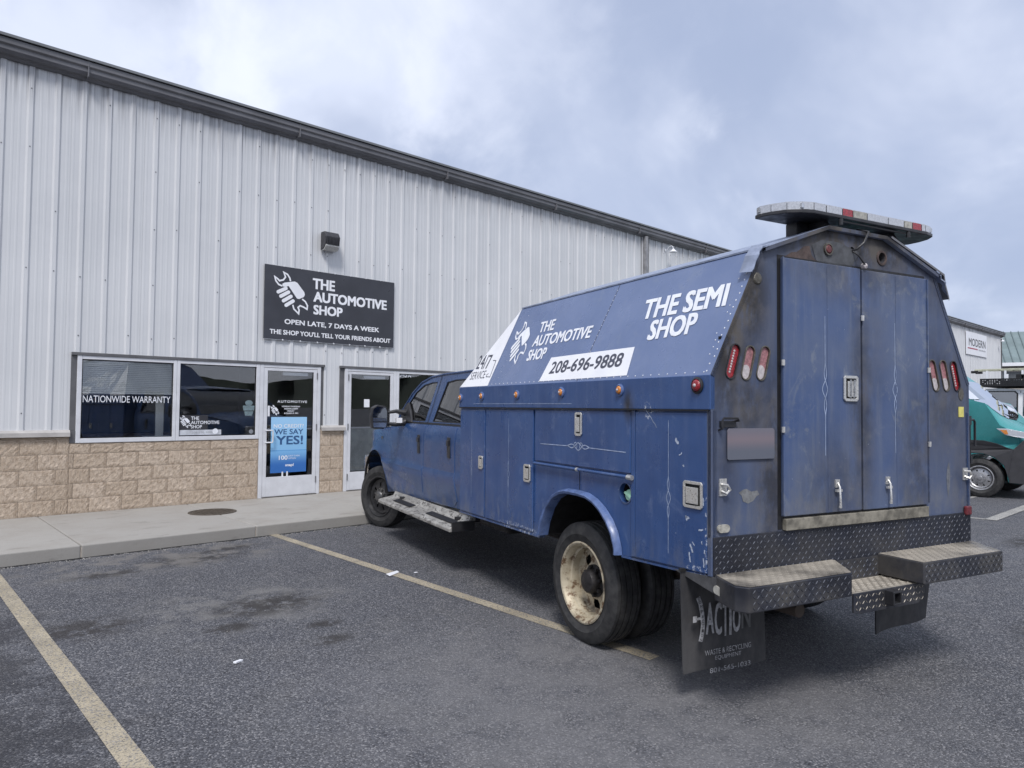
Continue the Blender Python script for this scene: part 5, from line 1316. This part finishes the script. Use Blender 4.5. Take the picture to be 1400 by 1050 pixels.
# hood
mb = MB(); hs = [(5.60, 1.40, 1.47), (6.0, 1.36, 1.44), (6.5, 1.31, 1.39), (6.86, 1.25, 1.33), (6.99, 1.16, 1.22)]
H = [[(.22+(WD-.44)*i/8, u, a+(b_-a)*(1-abs(i/4-1)**2.5)) for i in range(9)] for u, a, b_ in hs]
for A_, B_ in zip(H, H[1:]):
    for i in range(8): mb.quad(A_[i], A_[i+1], B_[i+1], B_[i])
mb.build('hood', M['blue_cab'], T, smooth=50)
# front bumper, grille and headlights
mb = MB(); mb.plate([(.14, 6.86), (.12, 7.0), (.24, 7.13), (.6, 7.18), (WD-.6, 7.18), (WD-.24, 7.13), (WD-.12, 7.0), (WD-.14, 6.86), (WD-.2, 6.95), (WD/2, 7.05), (.2, 6.95)], lambda a, b, d: (a, b, .66+d), 0, .27); mb.build('front_bumper', M['chrome'], T, bevel=.03, seg=3)
mb = MB(); mb.box((.62, 6.98, .95), (WD-.62, 7.06, 1.22)); mb.build('grille', M['chrome'], T, bevel=.02)
both(lambda s: MB().box((mirr(s, .27), 6.93, .98), (mirr(s, .58), 7.04, 1.20)), 'headlight', M['clear_lens'], bevel=.03, seg=3)
# door seams as recessed dark lines and separate door skins
def cs(a, b, d): return (.135+cab_side_off(b)+d, a, b)
def skin(poly, name, lab):
    """door skin following the cab side, 5 mm proud, cut at the crease heights"""
    bm = bmesh.new(); mb = MB(); mb.plate(poly, lambda a, b, d: (d, a, b), 0, .012)
    vs = [bm.verts.new(v) for v in mb.v]
    for f in mb.f: bm.faces.new([vs[i] for i in f])
    for w in (.66, .80, .90, .935, 1.0, 1.22, 1.30, 1.36): bmesh.ops.bisect_plane(bm, geom=bm.verts[:]+bm.edges[:]+bm.faces[:], plane_co=(0, 0, w), plane_no=(0, 0, 1))
    for v in bm.verts: v.co.x = .135+cab_side_off(v.co.z)-.006+v.co.x
    bmesh.ops.recalc_face_normals(bm, faces=bm.faces)
    me = bpy.data.meshes.new(name); bm.to_mesh(me); me2 = None
    for v in bm.verts: v.co.x = WD-v.co.x
    bmesh.ops.recalc_face_normals(bm, faces=bm.faces)
    m2 = bpy.data.meshes.new(name); bm.to_mesh(m2); bm.free(); o_ = None
    for i, q in enumerate((me, m2)):
        q.materials.append(M['blue_cab']); q.polygons.foreach_set('use_smooth', [True]*len(q.polygons)); q.set_sharp_from_angle(angle=rad(50))
        o = bpy.data.objects.new(name, q); COL.objects.link(o); o.parent = T
        if i == 0: o_ = o; o['label'] = lab
        b_ = o.modifiers.new('b', 'BEVEL'); b_.width = .004; b_.segments = 2; b_.limit_method = 'ANGLE'; b_.angle_limit = rad(60)
    return o_
CD1 = skin([(4.712, .625), (5.80, .590), (5.87, .70), (5.885, .90), (5.890, 1.22), (5.78, 1.385), (4.680, 1.400), (4.700, .95)], 'cab_door', 'front cab door')
CD2 = skin([(3.72, .665), (3.82, .60), (4.690, .612), (4.686, .95), (4.664, 1.400), (3.775, 1.400), (3.79, .95)], 'cab_door', 'rear cab door')
def dhandle(u, w, par):
    mb = MB(); mb.plate([(u-.038, w-.105), (u+.038, w-.105), (u+.038, w+.105), (u-.038, w+.105)], lambda a, b, d: (.135+.012-.014+d, a, b), 0, .012); mb.plate([(u-.028, w+.02), (u+.028, w+.02), (u+.028, w+.075), (u-.028, w+.075)], lambda a, b, d: (.135+.012-.030+d, a, b), 0, .014)
    mb.build('handle', M['black_plastic'], par, bevel=.004)
dhandle(4.825, 1.185, CD1); dhandle(3.925, 1.190, CD2)
mb = MB(); stroke(mb, [(5.86, .885), (4.72, .885)], .012, lambda a, b, d: cs(a, b, -.0075)); mb.build('body_crease', M['blue_cab'], CD1)
# B-pillar seam
mb = MB(); stroke(mb, [(4.672, 1.41), (4.60, 1.62), (4.505, 1.945)], .010, lambda a, b, d: gs(a, b, -.0015)); stroke(mb, [(4.65, 1.41), (4.575, 1.63), (4.48, 1.945)], .004, lambda a, b, d: gs(a, b, -.0015)); mb.build('pillar_seam', M['rubber_trim'], T)
MB().plate([(3.60, 1.412), (5.60, 1.412), (5.60, 1.432), (3.60, 1.432)], lambda a, b, d: gs(a, b, d-.004), 0, .01).build('window_belt', M['rubber_trim'], T)
MB().plate(circ(6.235, 1.20, .040, .018), lambda a, b, d: cs(a, b, -.004), 0, .001).build('oval_badge', M['pewter'], T)
# interior
mb = MB()
for v in (.40, 1.25):
    mb.box((v, 4.35, .95), (v+.55, 4.85, 1.15)); mb.box((v, 4.25, 1.1), (v+.55, 4.40, 1.62)); mb.box((v+.15, 4.27, 1.62), (v+.4, 4.38, 1.78))
mb.box((.35, 3.5, .95), (1.9, 4.0, 1.15)); mb.box((.35, 3.47, 1.1), (1.9, 3.60, 1.6)); mb.build('seats', M['seat'], T, bevel=.05, seg=3)
mb = MB(); mb.box((.3, 5.35, 1.25), (1.98, 5.7, 1.44)); mb.build('dashboard', M['seat'], T, bevel=.04)
mb = MB(); mb.lathe([(.19, 0), (.2, .015), (.21, 0), (.2, -.015)], (0, 0, 0), 'y', 28, close=True); o = mb.build('steering_wheel', M['black_plastic'], T, smooth=60); o.location = (.62, 5.25, 1.43); o.rotation_euler = (rad(-25), 0, 0)
# towing mirror
MR = MB().plate([(-.262, 1.375), (-.245, 1.345), (-.12, 1.340), (-.07, 1.36), (-.058, 1.42), (-.060, 1.56), (-.09, 1.610), (-.20, 1.625), (-.255, 1.59), (-.272, 1.50)], rear(5.34), 0, .10).build('side_mirror', M['black_plastic'], T, bevel=.012, seg=3)
MB().plate([(-.245, 1.43), (-.078, 1.43), (-.080, 1.55), (-.10, 1.592), (-.20, 1.605), (-.242, 1.575), (-.255, 1.50)], rear(5.333), 0, .006).build('mirror_glass', simple('mirror_glass', (.55, .56, .58), .03, 1, .02), MR)
MB().plate([(-.24, 1.36), (-.09, 1.357), (-.08, 1.415), (-.245, 1.415)], rear(5.333), 0, .006).build('convex_mirror', simple('mirror_convex', (.55, .56, .58), .06, 1, .02), MR)
mb = MB(); mb.tube([(-.07, 5.40, 1.53), (.05, 5.40, 1.55), (.17, 5.40, 1.53)], [.016, .022, .040], 8); mb.tube([(-.07, 5.40, 1.40), (.05, 5.40, 1.39), (.17, 5.40, 1.42)], [.020, .026, .045], 8); mb.build('mirror_arm', M['black_plastic'], MR, smooth=60)
MB().plate([(5.15, 1.425), (5.62, 1.425), (5.53, 1.60), (5.42, 1.66), (5.28, 1.56)], lambda a, b, d: gs(a, b, d), -.02, .01).build('mirror_sail', M['black_plastic'], MR, bevel=.01)
MB().box((.05, 5.36, 1.41), (.12, 5.42, 1.47)).build('mirror_label', M['paper'], MR)
mr2 = MB().plate([(WD+.06, 1.345), (WD+.26, 1.345), (WD+.27, 1.6), (WD+.07, 1.62)], rear(5.34), 0, .10).build('side_mirror', M['black_plastic'], T, bevel=.012)
MB().box((WD-.16, 5.37, 1.42), (WD+.10, 5.42, 1.47)).build('mirror_arm', M['black_plastic'], mr2)
# running boards
def board(s):
    mb = MB()
    mb.plate([(.135, .505), (-.035, .470), (-.055, .455), (-.055, .425), (.0, .425), (.13, .45), (.22, .52), (.22, .555), (.16, .555)], lambda a, b, d: (mirr(s, a), d, b), 3.42, 5.72); return mb
RB1, RB2 = both(board, 'running_board', M['board'], bevel=.006)
for a, b_ in ((3.55, 4.25), (4.75, 5.35)): MB().plate([(.015, a), (.09, a), (.09, b_), (.015, b_)], lambda p, q, d: (p, q, .4865+(p-.015)*.205+d+.001), 0, .003).build('step_pad', M['rubber_trim'], RB1)
mb = MB(); mb.box((-.03, 3.40, .43), (.20, 3.43, .52)); mb.box((.1, 3.6, .47), (.75, 3.66, .53)); mb.box((.1, 5.3, .47), (.75, 5.36, .53)); mb.build('board_bracket', M['black_plastic'], RB1)
# ---- roof light bar
LB = [(.565, .235), (.555, .20), (.575, .13), (.62, .05), (.69, .0), (.76, -.025), (1.80, -.03), (1.885, -.012), (1.935, .05), (1.955, .12), (1.955, .20), (1.93, .24)]
zb = 2.738
BAR = MB().plate(LB, lambda a, b, d: (a, b, zb+d), 0, .022).build('light_bar', M['black_plastic'], T, bevel=.004); BAR['label'] = 'flat warning light bar with clear and red lenses on the rear roof'
def scale_poly(P, k, j=None):
    cx_, cy_ = 1.255, .11; return [(cx_+(x_-cx_)*k, cy_+(y_-cy_)*(j or k)) for x_, y_ in P]
MB().plate(scale_poly(LB, .985, .93), lambda a, b, d: (a, b, zb+d), .062, .068).build('lens_cover', M['clear_lens'], BAR)
segs = [(0, 1), (1, 2), (2, 3), (3, 4), (4, 5)]
P2 = scale_poly(LB, .990, .95)
def lens(p, q, m, n='lens'):
    MB().quad((p[0], p[1], zb+.022), (q[0], q[1], zb+.022), (q[0], q[1], zb+.064), (p[0], p[1], zb+.064)).build(n, m, BAR)
for i in range(len(P2)):
    p, q = Vector(P2[i]), Vector(P2[(i+1) % len(P2)])
    if i == 5:
        cuts = [0, .10, .235, .325, .45, .64, .79, .87, .96, 1.0]; ms_ = ['clear_lens', 'clear_lens', 'red_lens', 'lens_white', 'clear_lens', 'clear_lens', 'lens_white', 'red_lens', 'clear_lens']
        for k in range(9):
            a, b_ = p.lerp(q, cuts[k]+.003), p.lerp(q, cuts[k+1]-.003); lens(a, b_, M[ms_[k]])
    else: lens(p.lerp(q, .02), p.lerp(q, .98), M['clear_lens'])
mb = MB()
for v in (.66, .72, .78): pass
for k in range(7):
    p = Vector(P2[1]).lerp(Vector(P2[4]), k/6); mb.box((p.x-.01, p.y-.006, zb+.03), (p.x+.01, p.y+.012, zb+.056))
for k in range(20): mb.box((.80+k*.055, -.012, zb+.03), (.835+k*.055, .004, zb+.056))
mb.build('led_modules', M['chrome'], BAR)
mb = MB()
for v in (.93, 1.55): mb.plate([(.02, 2.67), (.20, 2.67), (.16, 2.738), (.06, 2.738)], lambda a, b, d: (v+d, a, b), 0, .05)
mb.box((.83, .16, 2.66), (.95, .24, 2.738)); mb.tube([(1.0, -.015, 2.725), (1.6, -.015, 2.725)], .006, 6); mb.tube([(.99, -.02, 2.70), (.99, -.02, 2.737)], .012, 8); mb.tube([(1.62, -.02, 2.70), (1.62, -.02, 2.737)], .012, 8); mb.build('mounting_foot', M['black_plastic'], BAR)

# ================================================================== VANS
def van_body(name, outl, cx, hw, y0, setb, mat, parent, tumble=.10, n=12, zlift=None):
    """side outline (y, z) lofted across x with rounded nose and leaning sides"""
    mb = MB(); m = len(outl); ts = [-1, -.97, -.88, -.7, -.4, 0, .4, .7, .88, .97, 1]
    for t_ in ts:
        for (y, z) in outl:
            a = abs(t_)
            hwz = hw-tumble*max(0, z-1.1)**1.5*.7-.35*max(0, y0-.6-y)**2
            f_ = max(0, min(1, (y0-y)/.9)) if z > 1.25 else max(0, min(1, (y0-1.0-y)/.4))
            yy = y+setb*f_*(a**4); zz = z
            if zlift and z > 1.0: zz = z+zlift(y, z)*a**4
            if z > 2.2: zz = z-.10*a**6
            mb.v.append((cx+t_*hwz, yy, zz))
    for i in range(len(ts)-1):
        for j in range(m):
            j2 = (j+1) % m; mb.f.append((i*m+j, (i+1)*m+j, (i+1)*m+j2, i*m+j2))
    for e in (0, len(ts)-1):
        k = e*m; tri = tessellate_polygon([[Vector((mb.v[k+j][1], mb.v[k+j][2], 0)) for j in range(m)]])
        mb.f += [tuple(k+i for i in q) for q in tri]
    o = mb.build(name, mat, parent, smooth=38); return o, mb, m, ts
def arcp_(yc, r, zb_=.36, n=10): return [(yc+r*math.cos(math.pi*i/n), zb_+r*math.sin(math.pi*i/n)*1.05) for i in range(n+1)]
V1 = thing('teal_van', 'teal high-roof delivery van with black cladding parked beyond the truck', 'van', (16.5, -5, 0))
def v1(o): o.location = (-16.5, 5, 0); return o
vo = [(-7.95, .28), (-8.06, .45), (-8.08, .75), (-8.00, 1.02), (-7.88, 1.22), (-7.72, 1.36), (-7.50, 1.47), (-7.13, 1.84), (-6.76, 2.21), (-6.50, 2.42), (-6.10, 2.50), (-3.0, 2.52), (-2.35, 2.46), (-2.18, 2.2), (-2.15, .5), (-2.6, .40)]+arcp_(-3.72, .45)+[(-4.2, .38), (-6.70, .36)]+[(y, z) for y, z in reversed(arcp_(-7.17, .44))][::-1]+[(-7.64, .30)]
# order: rear arch from y=-3.27 to -4.17 then forward
lift = lambda y, z: .30*max(0, 1-abs(z-1.47)/.3) if -7.6 < y < -7.2 else 0
bo, bmv, bm_, bts = van_body('body', vo, 16.5, 1.0, -6.6, .24, M['teal'], V1, zlift=lift); v1(bo)
def loft_patch(idx, off, tsr, name, mat, sh=None):
    mb = MB(); m = bm_; rows = []
    for ti, t_ in enumerate(bts):
        if tsr[0] <= t_ <= tsr[1]: rows.append([Vector(bmv.v[ti*m+j]) for j in idx])
    c0 = Vector((16.5, -5.2, 1.0))
    for A_, B_ in zip(rows, rows[1:]):
        for j in range(len(idx)-1):
            q = [A_[j], B_[j], B_[j+1], A_[j+1]]; n_ = (q[1]-q[0]).cross(q[3]-q[0])
            if n_.length < 1e-9: continue
            n_.normalize()
            if n_.dot(q[0]-c0) < 0: n_ = -n_
            mb.quad(*[p+n_*off for p in q])
    o = mb.build(name, mat, V1, smooth=40); v1(o); return o
loft_patch([6, 7, 8], .012, (-.97, .97), 'windshield', M['van_glass'])
loft_patch([0, 1, 2, 3], .015, (-1, 1), 'front_bumper', M['van_black'])
v1(MB().flat([(-1, -7.62), (-.8, -7.70)], lambda a, b, d: (a, b, 0)).build('x', M['van_black'], V1)) if False else None
# cowl
v1(MB().plate([(15.70, -7.12), (15.85, -7.36), (16.1, -7.46), (16.5, -7.53), (16.9, -7.46), (17.15, -7.36), (17.3, -7.12), (17.15, -7.25), (16.5, -7.40), (15.85, -7.25)], lambda a, b, d: (a, b-.03, 1.455+d+.28*(abs(a-16.5)/.8)**4), 0, .015).build('cowl', M['van_black'], V1))
mb = MB(); mb.tube([(16.55, -7.52, 1.49), (16.0, -7.34, 1.62), (15.75, -7.14, 1.78)], .010, 6); mb.tube([(17.1, -7.44, 1.52), (16.7, -7.48, 1.53), (16.4, -7.46, 1.54)], .010, 6); v1(mb.build('wiper', M['van_black'], V1, smooth=60))
# side cladding: arch ring with peaked front
def ring(xs, xo):
    mb = MB()
    outer = [(-6.60, .30), (-6.60, .62), (-6.70, .86), (-6.86, 1.00), (-7.05, 1.075), (-7.25, 1.07), (-7.45, 1.02), (-7.60, .95), (-7.69, .92)]
    inner = [(-6.71, .30), (-6.72, .50), (-6.79, .66), (-6.90, .77), (-7.05, .83), (-7.22, .83), (-7.40, .77), (-7.55, .62), (-7.62, .36)]
    k = 0
    for (a, b_), (c_, d_) in zip(zip(outer, inner), list(zip(outer, inner))[1:]): pass
    P = outer+inner[::-1]; mb.plate(P, lambda a, b, d: (xs+d+max(0, (-7.2-a))**2*.35, a, b), 0, .03); return mb
v1(ring(15.492, 0).build('arch_cladding', M['van_black'], V1, bevel=.004))
mb = MB(); mb.plate([(-7.69, .92), (-7.88, 1.14), (-7.96, 1.12), (-7.95, .28), (-7.62, .30), (-7.62, .5)], lambda a, b, d: (15.486+d+max(0, (-7.2-a))**2*.35, a, b), 0, .12); v1(mb.build('bumper_corner', M['van_black'], V1, bevel=.01))
mb = MB(); mb.box((15.488, -6.58, .30), (15.51, -4.3, .60)); v1(mb.build('sill_cladding', M['van_black'], V1))
# headlight wrapping the corner
mb = MB(); mb.plate([(-7.44, 1.30), (-7.60, 1.30), (-7.90, 1.23), (-7.95, 1.13), (-7.86, 1.12), (-7.70, 1.155), (-7.58, 1.18)], lambda a, b, d: (15.488+d+max(0, (-7.2-a))**2*.36, a, b), 0, .05); hl = v1(mb.build('headlight', M['clear_lens'], V1, bevel=.01))
MB().plate([(-7.50, 1.278), (-7.60, 1.275), (-7.62, 1.20), (-7.575, 1.195)], lambda a, b, d: (15.484+d+max(0, (-7.2-a))**2*.36, a, b), 0, .004).build('indicator', M['amber'], hl)
# door glass, mirror
v1(MB().plate([(-6.95, 1.62), (-6.75, 1.95), (-6.55, 2.12), (-5.75, 2.12), (-5.75, 1.42), (-6.80, 1.42)], lambda a, b, d: (15.500+d+max(0, b-1.1)**1.5*.07, a, b), -.004, .004).build('side_window', M['van_glass'], V1))
mb = MB(); mb.box((15.22, -6.95, 1.45), (15.42, -6.80, 1.85)); mb.box((15.40, -6.90, 1.48), (15.54, -6.84, 1.56)); v1(mb.build('side_mirror', M['van_black'], V1, bevel=.03))
vs_ = lambda a, b, d: (15.4975+max(0, b-1.1)**1.5*.07-.0, a, b)
mb = MB()
for pts in ([(-6.98, .95), (-6.98, 1.50), (-6.72, 2.02), (-6.5, 2.2), (-5.70, 2.2), (-5.70, .62)], [(-5.62, .62), (-5.62, 2.25), (-4.35, 2.25), (-4.35, .62)], [(-5.62, 1.32), (-2.3, 1.32)]): stroke(mb, pts, .010, vs_)
v1(mb.build('door_seam', M['rubber_trim'], V1))
v1(MB().box((15.47, -5.90, 1.22), (15.50, -5.74, 1.26)).build('door_handle', M['van_black'], V1, bevel=.008))
v1(MB().box((15.485, -2.26, 1.3), (15.62, -2.165, 1.9)).build('tail_light', M['red_lens'], V1, bevel=.01))
v1(MB().box((16.0, -8.115, .78), (17.0, -8.06, .98)).build('grille', M['rubber_trim'], V1, bevel=.01))
def vwheel(x, y, par, nx, first=[None]):
    if first[0] is None:
        o = tyre_mesh(.362, .215, .225).build('wheel', M['tyre'], par, smooth=35); rb, xd = rim_mesh(.215, .225, .045, nh=8, rc=.09, rh=(.125, .158)); rb.build('rim', M['wheel_silver'], o, smooth=40)
        hb_ = MB(); hb_.lathe([(.095, xd-.012), (.085, xd-.03), (.04, xd-.036), (.035, xd-.05), (0, xd-.052)], (0, 0, 0), 'x', 24); hb_.build('hub', M['wheel_silver'], o, smooth=40)
        MB().lathe([(.17, xd+.04), (0, xd+.04)], (0, 0, 0), 'x', 24).build('brake_disc', M['under'], o)
        first[0] = o
    else: o = copy_tree(first[0], par)
    o.location = (x-nx[0], y-nx[1], .362); return o
for y in (-7.17, -3.72):
    vwheel(15.62, y, V1, (16.5, -5)); q = vwheel(17.38, y, V1, (16.5, -5)); q.rotation_euler = (0, 0, math.pi)

V2 = thing('white_utility_truck', 'white utility truck with black mesh roof rack carrying a ladder, behind the teal van', 'truck', (21.5, -5, 0))
def v2(o): o.location = (-21.5, 5, 0); return o
po = [(-8.9, .55), (-9.05, .7), (-9.05, 1.15), (-8.9, 1.30), (-7.75, 1.42), (-7.10, 2.05), (-6.85, 2.15), (-6.4, 2.19), (-5.9, 2.17), (-5.78, 2.05), (-5.74, 1.45), (-2.4, 1.45), (-2.38, .62)]+arcp_(-3.6, .48, .45)+[(-4.2, .5), (-7.35, .5)]+arcp_(-7.95, .48, .45)+[(-8.5, .5)]
po = [(-8.9, .55), (-9.05, .7), (-9.05, 1.15), (-8.9, 1.30), (-7.75, 1.42), (-7.10, 2.05), (-6.85, 2.15), (-6.4, 2.19), (-5.9, 2.17), (-5.78, 2.05), (-5.74, 1.45), (-2.4, 1.45), (-2.38, .62), (-3.10, .5)]+arcp_(-3.6, .48, .5)[1:-1]+[(-4.1, .5), (-7.45, .5)]+arcp_(-7.95, .48, .5)[1:-1]+[(-8.45, .5)]
bo2, *_ = van_body('body', po, 21.5, .98, -8.0, .20, M['van_white'], V2, tumble=.12); v2(bo2)
def xside(z): return 20.52+.12*max(0, z-1.1)**1.5*.7
WN = v2(MB().plate([(-6.11, 1.60), (-6.15, 1.54), (-6.66, 1.54), (-6.71, 1.60), (-6.71, 2.05), (-6.66, 2.10), (-6.16, 2.10), (-6.11, 2.05)], lambda a, b, d: (xside(b)+d, a, b), -.010, .004).build('side_window', M['van_glass'], V2))
MB().plate([(-6.08, 1.59), (-6.14, 1.51), (-6.68, 1.51), (-6.74, 1.59), (-6.74, 2.06), (-6.68, 2.125), (-6.14, 2.125), (-6.08, 2.06)], lambda a, b, d: (xside(b)+d, a, b), -.006, .004, holes=[[(-6.12, 1.61), (-6.16, 1.55), (-6.65, 1.55), (-6.70, 1.61), (-6.70, 2.04), (-6.65, 2.09), (-6.16, 2.09), (-6.12, 2.04)]]).build('window_seal', M['rubber_trim'], WN)
v2(MB().plate([(-6.84, 1.52), (-7.40, 1.52), (-7.10, 2.0), (-6.84, 2.08)], lambda a, b, d: (xside(b)+d, a, b), -.010, .004).build('side_window', M['van_glass'], V2))
mb = MB(); stroke(mb, [(-6.79, .7), (-6.79, 2.12)], .012, lambda a, b, d: (xside(b)-.003, a, b)); v2(mb.build('door_seam', M['rubber_trim'], V2))
v2(MB().box((20.9, -9.07, .85), (22.1, -9.03, 1.12)).build('grille', M['rubber_trim'], V2, bevel=.01))
v2(MB().box((20.52, -9.06, .90), (20.86, -8.98, 1.12)).build('headlight', M['clear_lens'], V2, bevel=.02)); v2(MB().box((22.14, -9.06, .90), (22.48, -8.98, 1.12)).build('headlight', M['clear_lens'], V2, bevel=.02))
v2(MB().box((20.55, -9.16, .52), (22.45, -9.03, .76)).build('front_bumper', M['chrome'], V2, bevel=.03))
mb = MB(); mb.quad((20.75, -7.70, 1.455), (22.25, -7.70, 1.455), (22.15, -7.12, 2.06), (20.85, -7.12, 2.06)); v2(mb.build('windshield', M['van_glass'], V2))
# rack: tray with perforated side, posts
def rackside(x):
    mb = MB(); holes = []
    for i in range(34):
        for j in range(3): 
            yy = -6.02-.05*i; zz = 2.295+j*.042+(.0)
            if (i*7+j*3) % 5: holes.append([(yy, zz), (yy-.022, zz), (yy-.022, zz+.016), (yy, zz+.016)])
    mb.plate([(-5.97, 2.25), (-8.0, 2.25), (-8.0, 2.43), (-5.97, 2.43)], lambda a, b, d: (x+d, a, b), 0, .02, holes=holes); return mb
RK = v2(rackside(20.50).build('roof_rack', M['rack'], V2)); 
rackside(22.48).build('rack_side', M['rack'], RK)
mb = MB(); mb.box((20.46, -8.02, 2.235), (22.54, -5.93, 2.255)); mb.box((20.50, -6.90, 2.43), (20.56, -6.72, 2.52)); mb.build('rack_tray', M['rack'], RK)
mb = MB()
for y in (-6.12, -6.50, -6.85, -7.6):
    mb.box((20.50, y-.02, 2.43), (20.54, y+.02, 2.62)); mb.box((22.44, y-.02, 2.43), (22.48, y+.02, 2.62))
mb.build('rack_post', M['sign_white'], RK)
for y in (-8.0, -3.6):
    pass
for y in (-7.95, -3.6):
    a = vwheel(20.66, y, V2, (21.5, -5)); b_ = vwheel(22.34, y, V2, (21.5, -5)); b_.rotation_euler = (0, 0, math.pi)
LD = thing('ladder', 'pale fibreglass ladder lying on the rack of the white utility truck', 'ladder', (20.7, -6, 2.63))
mb = MB(); mb.box((-.18, -2.6, 0), (-.14, .15, .04)); mb.box((.21, -2.6, 0), (.25, .15, .04)); mb.build('rail', M['ladder'], LD, bevel=.005)
rg = MB().tube([(-.13, 0, .03), (.20, 0, .03)], .015, 8).build('rung', M['ladder'], LD)
for i in range(1, 9): inst(rg, LD, (0, -.3*i, 0))
mb = MB(); mb.box((-.2, .08, -.06), (-.12, .22, -.0)); mb.box((.18, .08, -.06), (.26, .22, .0)); mb.build('foot', M['rack'], LD)

# ================================================================== FAR BUILDING with grey-green roof
G = thing('far_building', 'far building with grey-green standing-seam roof and pale walls', 'building', (97, 8, 0), rad(-72))
# local: x along the front, y depth; front faces -y
mb = MB(); mb.box((-14, .6, 0), (40, 18, 7.0)); mb.build('wall', M['far_wall'], G)
mb = MB(); mb.plate([(-.1, 7.0), (-.1, 7.25), (9, 11.6), (18.5, 7.25), (18.5, 7.0)], lambda a, b, d: (d, a, b), -15, 41); mb.build('roof', M['green_roof'], G)
mb = MB(); k = -15
while k < 41: mb.plate([(-.12, 7.24), (-.12, 7.34), (9, 11.72), (9, 11.6)], lambda a, b, d: (k+d, a, b), 0, .08); k += .75
tag(mb.build('roof_seams', simple('seam_green', (.12, .16, .16), .5), G), kind='stuff')
MB().box((-15, -.16, 6.85), (41, -.1, 7.25)).build('fascia', M['sign_white'], G)
wn_ = MB().box((0, .52, 4.9), (1.9, .62, 6.2)).build('window', M['far_window'], G)
for i in range(-6, 14): inst(wn_, G, (i*2.6, 0, 0))
mb = MB(); mb.box((-14, .5, 4.8), (40, .58, 4.88)); mb.build('band', M['sign_white'], G)
